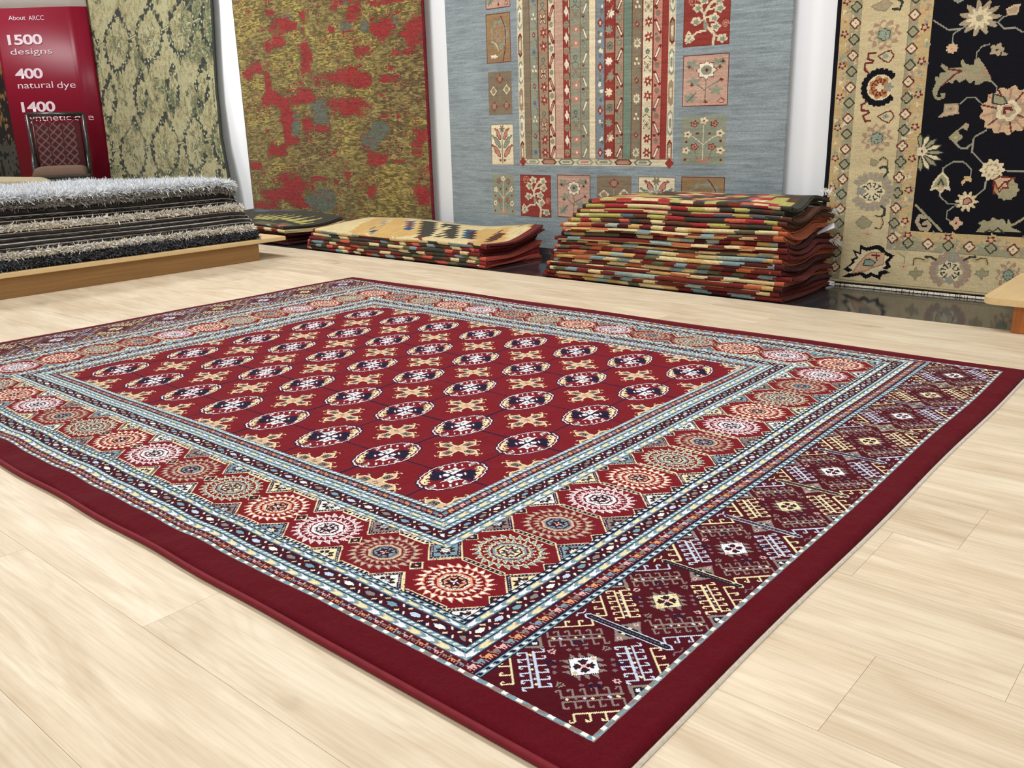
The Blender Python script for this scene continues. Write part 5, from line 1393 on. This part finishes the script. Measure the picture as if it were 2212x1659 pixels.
def shag_stack():
    yb0 = -.62
    rugs = [  # label, thickness, body colour, line colour, front x, right end y, pile (colours, length) or None
        ('slate grey shaggy rug at the bottom of the stack on the platform', .046, 6, 13, -3.322, 1.885, ([11, 12, 13, 11], .022, 5200)),
        ('cream white shaggy rug, second from the bottom of the stack', .036, 10, 8, -3.330, 1.855, ([9, 9, 9, 16, 8], .022, 5200)),
        ('charcoal pile rug just above the lower cream white rug', .021, 7, 15, -3.335, 1.868, None),
        ('charcoal pile rug with a pale bound edge, second above the lower cream white rug', .020, 5, 16, -3.333, 1.862, None),
        ('dark grey pile rug with pale bound edge, third above the lower cream white rug', .020, 7, 15, -3.337, 1.845, None),
        ('dark grey pile rug with pale bound edge just below the upper beige shaggy rug', .021, 5, 16, -3.340, 1.828, None),
        ('beige cream shaggy rug in the middle of the stack', .034, 10, 8, -3.338, 1.815, ([9, 9, 8, 16, 9], .020, 5200)),
        ('dark brown pile rug just above the beige shaggy rug', .018, 14, 15, -3.342, 1.800, None),
        ('black pile rug with thin pale edge, second above the beige shaggy rug', .019, 6, 15, -3.346, 1.790, None),
        ('black pile rug just below the dark grey shaggy rug', .020, 6, 7, -3.344, 1.782, None),
        ('dark grey shaggy rug just below the top light grey rug', .036, 3, 5, -3.346, 1.772, ([15, 15, 4, 15, 3], .028, 7000)),
        ('light silver grey shaggy rug on top of the stack', .022, 6, 6, -3.342, 1.770, ([0, 1, 2, 0, 2], .028, 0)),
    ]
    z = .1195
    ny, nxs = 150, 26
    ys = np.linspace(0, 1, ny)
    for k, (lab, h, body, linec, xf, ye, pile) in enumerate(rugs):
        r = np.random.default_rng(500 + k)
        xb = -4.98 + .03 * (k % 3)
        root = empty('shaggy_rug' if pile else 'pile_rug', ((xf + xb) / 2, (yb0 + ye) / 2, z))
        tag(root, lab, 'rug', 'rugs stacked on the oak platform')
        # section in x-z: bottom leg, rounded front, top leg
        R = h / 2
        sec = [(xb, 0)] + [(xb + (xf - R - xb) * f, 0) for f in (.5, .85, .97)]
        for a in np.linspace(-math.pi / 2, math.pi / 2, 9): sec.append((xf - R + R * .8 * math.cos(a), R + R * math.sin(a)))
        sec += [(xb + (xf - R - xb) * f, h) for f in (.97, .85, .65, .45, .25, 0)]
        sec = np.array(sec); m = len(sec)
        Y = yb0 + (ye - yb0) * ys
        X = np.repeat(sec[None, :, 0], ny, 0); Z = np.repeat(sec[None, :, 1], ny, 0) + z
        Yg = np.repeat(Y[:, None], m, 1)
        kk = (z - .12) / .3; kv = np.clip((Z - .12) / .3, 0, 2)
        frontness = np.clip((X - (xf - .12)) / .12, 0, 1)
        endness = np.clip((Yg - (ye - .10)) / .10, 0, 1)
        X = X + frontness * (.006 * np.sin(Yg * 7 + k * 1.3) + .003 * np.sin(Yg * 19 + k))
        sag0 = lambda yy: .004 * np.sin(yy * 3.1 + .6) + .010 * np.clip((1.0 - yy) / 1.6, 0, 1)
        sagf = lambda yy: max(kk, 0) * sag0(yy) 
        Z = Z + sag0(Yg) * kv - endness ** 2 * .020 * kv
        Z = Z - kv * .034 * np.clip((-3.5 - X) / 1.0, 0, 1)
        V = np.stack([X, Yg, Z], -1).reshape(-1, 3)
        i, j = np.mgrid[0:ny - 1, 0:m - 1]
        Q = np.stack([i * m + j, i * m + j + 1, (i + 1) * m + j + 1, (i + 1) * m + j], -1).reshape(-1, 4)
        ci = np.full((ny - 1, m - 1), body)
        ci[:, 9:10] = linec if pile is None else body
        ci = np.where((r.random(ci.shape) < .22) & (ci == body), [3, 5, 4, 7][k % 4] if pile is None else body, ci).reshape(-1)
        no = m // 2
        caps, cc = [], []
        for e in (0, ny - 1):
            a = np.arange(no); caps.append(np.stack([e * m + a, e * m + a + 1, e * m + m - 2 - a, e * m + m - 1 - a], -1)); cc.append(np.full(no, body))
        Q = np.concatenate([Q] + caps); ci = np.concatenate([ci] + cc)
        mesh_np('backing' if pile else 'body', V - np.array(root.location), Q, M_SHAG, root, yarn_colors(ci, SHP, 1.0, .25, 500 + k))
        # bound end piece that catches the light at the right corner
        if pile is None or k in (1, 6):
            box_obj('binding_end', xf - .03 - root.location.x, xf - .004 - root.location.x, ye - .004 - root.location.y, ye + .004 - root.location.y, h * .15 - .012 * kk, h * .15 + .004 - .012 * kk, M_TAG, root)
        if pile is not None:
            cols, ln, n = pile
            if k < 11:
                y = r.uniform(yb0, ye, n); zz = z + h * r.uniform(.25, .95, n)
                if k == 10: zz = z + h * r.uniform(.35, 1.0, n)
                x = xf - R + R * .75 + .006 * np.sin(y * 7 + k * 1.3) - r.uniform(0, .004, n)
                P = np.stack([x, y, zz + sagf(y) - np.clip((y - (ye - .1)) / .1, 0, 1) ** 2 * .02 * kk], -1); N = np.tile([.9, 0, .12], (n, 1))
                n2 = 700
                x2 = r.uniform(xf - .35, xf - R, n2); P2 = np.stack([x2, np.full(n2, ye), z + h * r.uniform(.3, .9, n2) - .016 * kk], -1); N2 = np.tile([.1, .8, -.2], (n2, 1))
                P = np.concatenate([P, P2]); N = np.concatenate([N, N2])
            else:
                n = 80000
                y = yb0 + (ye + .01 - yb0) * r.random(n) ** .8; x = xf - R - (xf - R - xb) * r.random(n) ** 1.15
                zt = z + h + sagf(y) - np.clip((y - (ye - .10)) / .10, 0, 1) ** 2 * .020 * kk - kk * .034 * np.clip((-3.5 - x) / 1.0, 0, 1)
                P = np.stack([x, y, zt], -1); N = np.tile([.18, .02, .75], (n, 1))
                nf = 9000
                y = r.uniform(yb0, ye + .01, nf); a = r.uniform(-.1, 1.5, nf)
                xx = xf - R + R * np.cos(a) + .006 * np.sin(y * 7 + k * 1.3); zz = z + h * .5 + R * np.sin(a) + sagf(y) - np.clip((y - (ye - .10)) / .10, 0, 1) ** 2 * .020 * kk
                P = np.concatenate([P, np.stack([xx, y, zz], -1)]); N = np.concatenate([N, np.stack([np.cos(a) * .7, 0 * a, np.sin(a) * .6 - .15], -1)])
                ne = 2200
                x2 = r.uniform(xf - 1.4, xf - R, ne)
                P = np.concatenate([P, np.stack([x2, np.full(ne, ye), z + h * r.uniform(.2, 1, ne) - .02 * kk - kk * .034 * np.clip((-3.5 - x2) / 1.0, 0, 1)], -1)]); N = np.concatenate([N, np.tile([.1, .85, .1], (ne, 1))])
            tufts(root, 'shag', P, N, np.array(cols)[r.integers(0, len(cols), len(P))], ln, .0058 if k < 11 else .0046, 600 + k)
        z += h + .0008
    return z
ZTOP = shag_stack()

def tan_rug():
    root = empty('rug', (-5.2, 1.2, .119))
    tag(root, 'tan backed rug curling up behind the light grey shaggy rug', 'rug')
    ny, nx = 40, 16
    y = np.linspace(-.5, 1.55, ny); u = np.linspace(0, 1, nx)
    Yg, U = np.meshgrid(y, u, indexing='ij')
    X = -5.03 - .42 * U + .03 * np.sin(Yg * 4)
    top = .305 + .028 * np.sin(U * math.pi) + .012 * np.sin(Yg * 6.0 + 1) + .02 * np.clip((.9 - Yg), 0, 1)
    V = np.concatenate([np.stack([X, Yg, top], -1).reshape(-1, 3), np.stack([X, Yg, 0 * top + .001], -1).reshape(-1, 3)]) - np.array([-5.2, 1.2, 0])
    q = grid_quads(ny, nx); n = ny * nx
    Q = [q, q[:, ::-1] + n]
    a = np.arange(nx - 1); Q.append(np.stack([a, a + n, a + 1 + n, a + 1], -1)); b = (ny - 1) * nx + a; Q.append(np.stack([b + 1, b + 1 + n, b + n, b], -1))
    c = np.arange(ny - 1) * nx; Q.append(np.stack([c + nx, c + nx + n, c + n, c], -1)); c = c + nx - 1; Q.append(np.stack([c, c + n, c + nx + n, c + nx], -1))
    mesh_np('folded_cloth', V, np.concatenate(Q), plain('jute_backing', (150, 138, 112), .9, .2, .1, 60), root)
tan_rug()

# ------------------------------------------------------------------ the red banner
def banner():
    TL, TR = np.array([-7.475, 2.295]), np.array([-6.868, 2.795])
    u = (TR - TL); wd = np.linalg.norm(u); u /= wd; ang = math.atan2(u[1], u[0])
    root = empty('roll_up_banner', (TL[0], TL[1], 0), ang)
    tag(root, 'glossy red roll up banner with white lettering behind the rattan chair', 'banner')
    nrm = np.array([u[1], -u[0]])                       # towards the room
    def loc(px, py):                                   # pixel -> (along, height) on the banner plane
        d = pixel_ray(px, py); t = ((TL - CAM[:2]) @ nrm) / (d[..., :2] @ nrm)
        p = CAM + d * t[..., None]
        return float((p[:2] - TL) @ u), float(p[2])
    zw = loc(90, 15.5)[1]; H = 2.05
    def sheet(name, z0, z1, mat, dy=0.0):
        n = 40
        x = np.linspace(0, wd, n)
        bow = np.where(x > wd - .16, .045 * ((x - wd + .16) / .16) ** 2, 0) - .006 * np.exp(-((x - wd + .13) / .02) ** 2)
        V = np.concatenate([np.stack([x, bow + dy, np.full(n, z0)], -1), np.stack([x, bow + dy, np.full(n, z1)], -1)])
        a = np.arange(n - 1)
        o = mesh_np(name, V, np.stack([a, a + 1, a + 1 + n, a + n], -1), mat, root)
        md = o.modifiers.new('thickness', 'SOLIDIFY'); md.thickness = .0012; md.offset = -1
        return o
    mr = plain('glossy_red_print', (112, 17, 36), .34, .12); mw = plain('glossy_white_print', (226, 220, 224), .34, .12)
    sheet('red_panel', .05, zw, mr); sheet('white_panel', zw, H, mw)
    ma = plain('brushed_aluminium', (170, 172, 176), .35, .5, metallic=1.0)
    bm = bmesh.new(); bm_box(bm, -.02, wd + .02, -.05, .06, 0, .05); bm_obj('base_cassette', bm, ma, root, False, .008)
    bm = bmesh.new(); bm_box(bm, 0, wd, -.008, .04, H, H + .025); bm_obj('top_rail', bm, ma, root, False, .004)
    tube_obj('support_pole', [(wd / 2, .052, .05), (wd / 2, .052, H + .01)], .007, ma, root)
    ml = plain('white_lettering', (214, 196, 206), .5, .4)
    def text(s, px, py, cap_px, bold, wpx):
        x, z = loc(px, py); z2 = loc(px, py - cap_px)[1]; x2 = loc(px + wpx, py)[0]
        cu = bpy.data.curves.new('lettering', 'FONT'); cu.body = s; cu.size = 1.0; cu.resolution_u = 4
        cu.offset = .026 if bold else -.004; cu.extrude = .0; cu.space_character = .93 if bold else .98
        o = bpy.data.objects.new('lettering_curve', cu); COL.objects.link(o)
        bpy.context.view_layer.update()
        me = bpy.data.meshes.new_from_object(o.evaluated_get(bpy.context.evaluated_depsgraph_get()))
        bpy.data.objects.remove(o)
        me.name = 'lettering'; me.materials.clear(); me.materials.append(ml)
        co = np.empty(len(me.vertices) * 3, np.float32); me.vertices.foreach_get('co', co); co = co.reshape(-1, 3)
        h = (z2 - z) / .727; w = (x2 - x) / (co[:, 0].max() - co[:, 0].min())
        V = np.stack([x + (co[:, 0] - co[:, 0].min()) * w, np.full(len(co), -.0022), z + co[:, 1] * h], -1).astype(np.float32)
        bowx = np.where(V[:, 0] > wd - .16, .045 * ((V[:, 0] - wd + .16) / .16) ** 2, 0); V[:, 1] += bowx
        me.vertices.foreach_set('co', V.ravel()); me.update()
        ob = bpy.data.objects.new('lettering', me); COL.objects.link(ob); ob.parent = root
    text('About', 19, 44, 10.5, False, 37); text('ARCC', 62.5, 44, 10.5, False, 33.5)
    text('1500', 18.5, 97, 22, True, 75); text('designs', 24, 118.5, 14, False, 90)
    text('400', 34.5, 170, 22, True, 60); text('natural', 40, 191.5, 15, False, 76); text('dye', 124.5, 190.5, 15, False, 40)
    text('1400', 48.5, 242, 22, True, 73); text('synthetic', 55, 262, 14.5, False, 100); text('dye', 162, 260, 14.5, False, 40)
banner()

# ------------------------------------------------------------------ the rattan chair
def chair():
    root = empty('rattan_chair', (-6.466, 2.217, 0), math.radians(62))
    tag(root, 'dark rattan chair with woven back and brown cushion before the red banner', 'chair')
    mf = plain('dark_lacquered_rattan', (36, 35, 34), .32, .5, .25, 60, coat=.25)
    mc = plain('brown_seat_fabric', (98, 78, 66), .9, .2, .15, 120)
    mw = plain('dark_cane', (54, 26, 30), .45, .4, .2, 80); msp = plain('worn_cane_splint', (112, 90, 88), .45, .4, .2, 80)
    w, d = .203, .20
    zs = .40; zt = .862
    back = lambda z: d + .01 + (z - zs) * .16              # the back leans away a little
    for s in (-1, 1):
        tube_obj('back_post', [(s * w * .95, d + .02, 0), (s * w * .96, d, .2), (s * w * .96, d + .005, zs), (s * w * .99, back(.6), .6), (s * (w + .004), back(zt), zt)], [.016, .017, .018, .017, .017], mf, root, 12)
        tube_obj('front_leg', [(s * w * .98, -d, 0), (s * w * .98, -d, zs - .02)], .017, mf, root, 12)
        tube_obj('side_stretcher', [(s * w * .97, -d, .16), (s * w * .97, d, .16)], .010, mf, root)
        # bent brace between the seat and the back post
        tube_obj('arm_brace', [(s * w * .98, d - .16, zs + .0), (s * w * .985, d - .11, zs + .075), (s * w * .985, d - .055, zs + .135), (s * w * .985, d + .012, zs + .16)], .012, mf, root)
    tube_obj('top_rail', [(-w - .004, back(zt), zt), (0, back(zt) + .008, zt + .002), (w + .004, back(zt), zt)], .017, mf, root, 12)
    tube_obj('inner_frame', [(-w + .028, back(zs + .03), zs + .03), (-w + .03, back(zt - .034), zt - .034), (w - .03, back(zt - .034), zt - .034), (w - .028, back(zs + .03), zs + .03)], .008, mf, root)
    tube_obj('front_stretcher', [(-w * .97, -d, .12), (w * .97, -d, .12)], .010, mf, root)
    bm = bmesh.new(); bm_box(bm, -w - .018, w + .018, -d - .02, d + .012, zs - .045, zs - .022); bm_box(bm, -w - .010, w + .010, -d - .012, d + .008, zs - .021, zs)
    bm_obj('seat_frame', bm, mf, root, False, .008)
    # cushion
    n, m = 22, 20; V = []
    for j in range(m):
        for i in range(n):
            x = (i / (n - 1) * 2 - 1); y = (j / (m - 1) * 2 - 1)
            e = (1 - abs(x) ** 6) * (1 - abs(y) ** 6)
            V.append((x * w * .96, -d + .004 + (y + 1) * (d - .012), zs + .001 + .066 * e ** .35))
    V = np.array(V); q = grid_quads(m, n); nb = len(V)
    V2 = V.copy(); V2[:, 2] = zs + .0005
    edge = []
    ids = list(range(n)) + [k * n + n - 1 for k in range(1, m)] + [(m - 1) * n + i for i in range(n - 2, -1, -1)] + [k * n for k in range(m - 2, 0, -1)]
    for a, b in zip(ids, ids[1:] + ids[:1]): edge.append((a, a + nb, b + nb, b))
    mesh_np('cushion', np.concatenate([V, V2]), np.concatenate([q, q[:, ::-1] + nb, np.array(edge)]), mc, root)
    # woven cane: pairs of splints crossing on the diagonal, broken in a basket pattern
    bm = bmesh.new()
    z0, z1, xw = zs + .035, zt - .045, w - .038
    def splint(xa, za, xb, zb, off):
        dx, dz = xb - xa, zb - za; L = math.hypot(dx, dz); nx_, nz_ = -dz / L * .0021, dx / L * .0021
        vs_ = []
        for (x, z, f) in ((xa, za, 0), ((xa + xb) / 2, (za + zb) / 2, 1), (xb, zb, 0)):
            y = back(z) - .002 - off * f
            vs_.append((bm.verts.new((x + nx_, y, z + nz_)), bm.verts.new((x - nx_, y, z - nz_))))
        for a, b in zip(vs_, vs_[1:]): bm.faces.new((a[0], a[1], b[1], b[0]))
    P = .046
    for i in range(-14, 15):
        for j in range(-14, 15):
            cx, cz = (i - j) * P * .72, (z0 + z1) / 2 + (i + j) * P * .72
            for dirn in (1, -1):
                if (i + 2 * j + (dirn > 0)) % 3 == 2 and dirn > 0 or (i + 2 * j) % 3 == 1 and dirn < 0: continue
                for o in (-.0045, .0045):
                    xa, za = cx - P * .62, cz - P * .62 * dirn + o; xb, zb = cx + P * .62, cz + P * .62 * dirn + o
                    if min(xa, xb) < -xw or max(xa, xb) > xw or min(za, zb) < z0 or max(za, zb) > z1: continue
                    splint(xa, za, xb, zb, .004 if dirn > 0 else -.001)
    o = bm_obj('woven_back', bm, msp, root)
    # fine cane ground behind the splints
    bm = bmesh.new()
    k = 0
    for i in range(-60, 61):
        for dirn in (1, -1):
            pts = []
            for f in np.linspace(-.35, .35, 29):
                x, z = i * .0105 + f, (z0 + z1) / 2 + f * dirn
                if -xw - .006 <= x <= xw + .006 and z0 - .006 <= z <= z1 + .006: pts.append((x, z))
            if len(pts) < 2: continue
            (xa, za), (xb, zb) = pts[0], pts[-1]
            vs_ = [bm.verts.new((x, back(z) + .003, z + s * .0021)) for x, z, s in ((xa, za, 1), (xa, za, -1), (xb, zb, -1), (xb, zb, 1))]
            bm.faces.new(vs_)
    bm_obj('cane_ground', bm, mw, root)
chair()
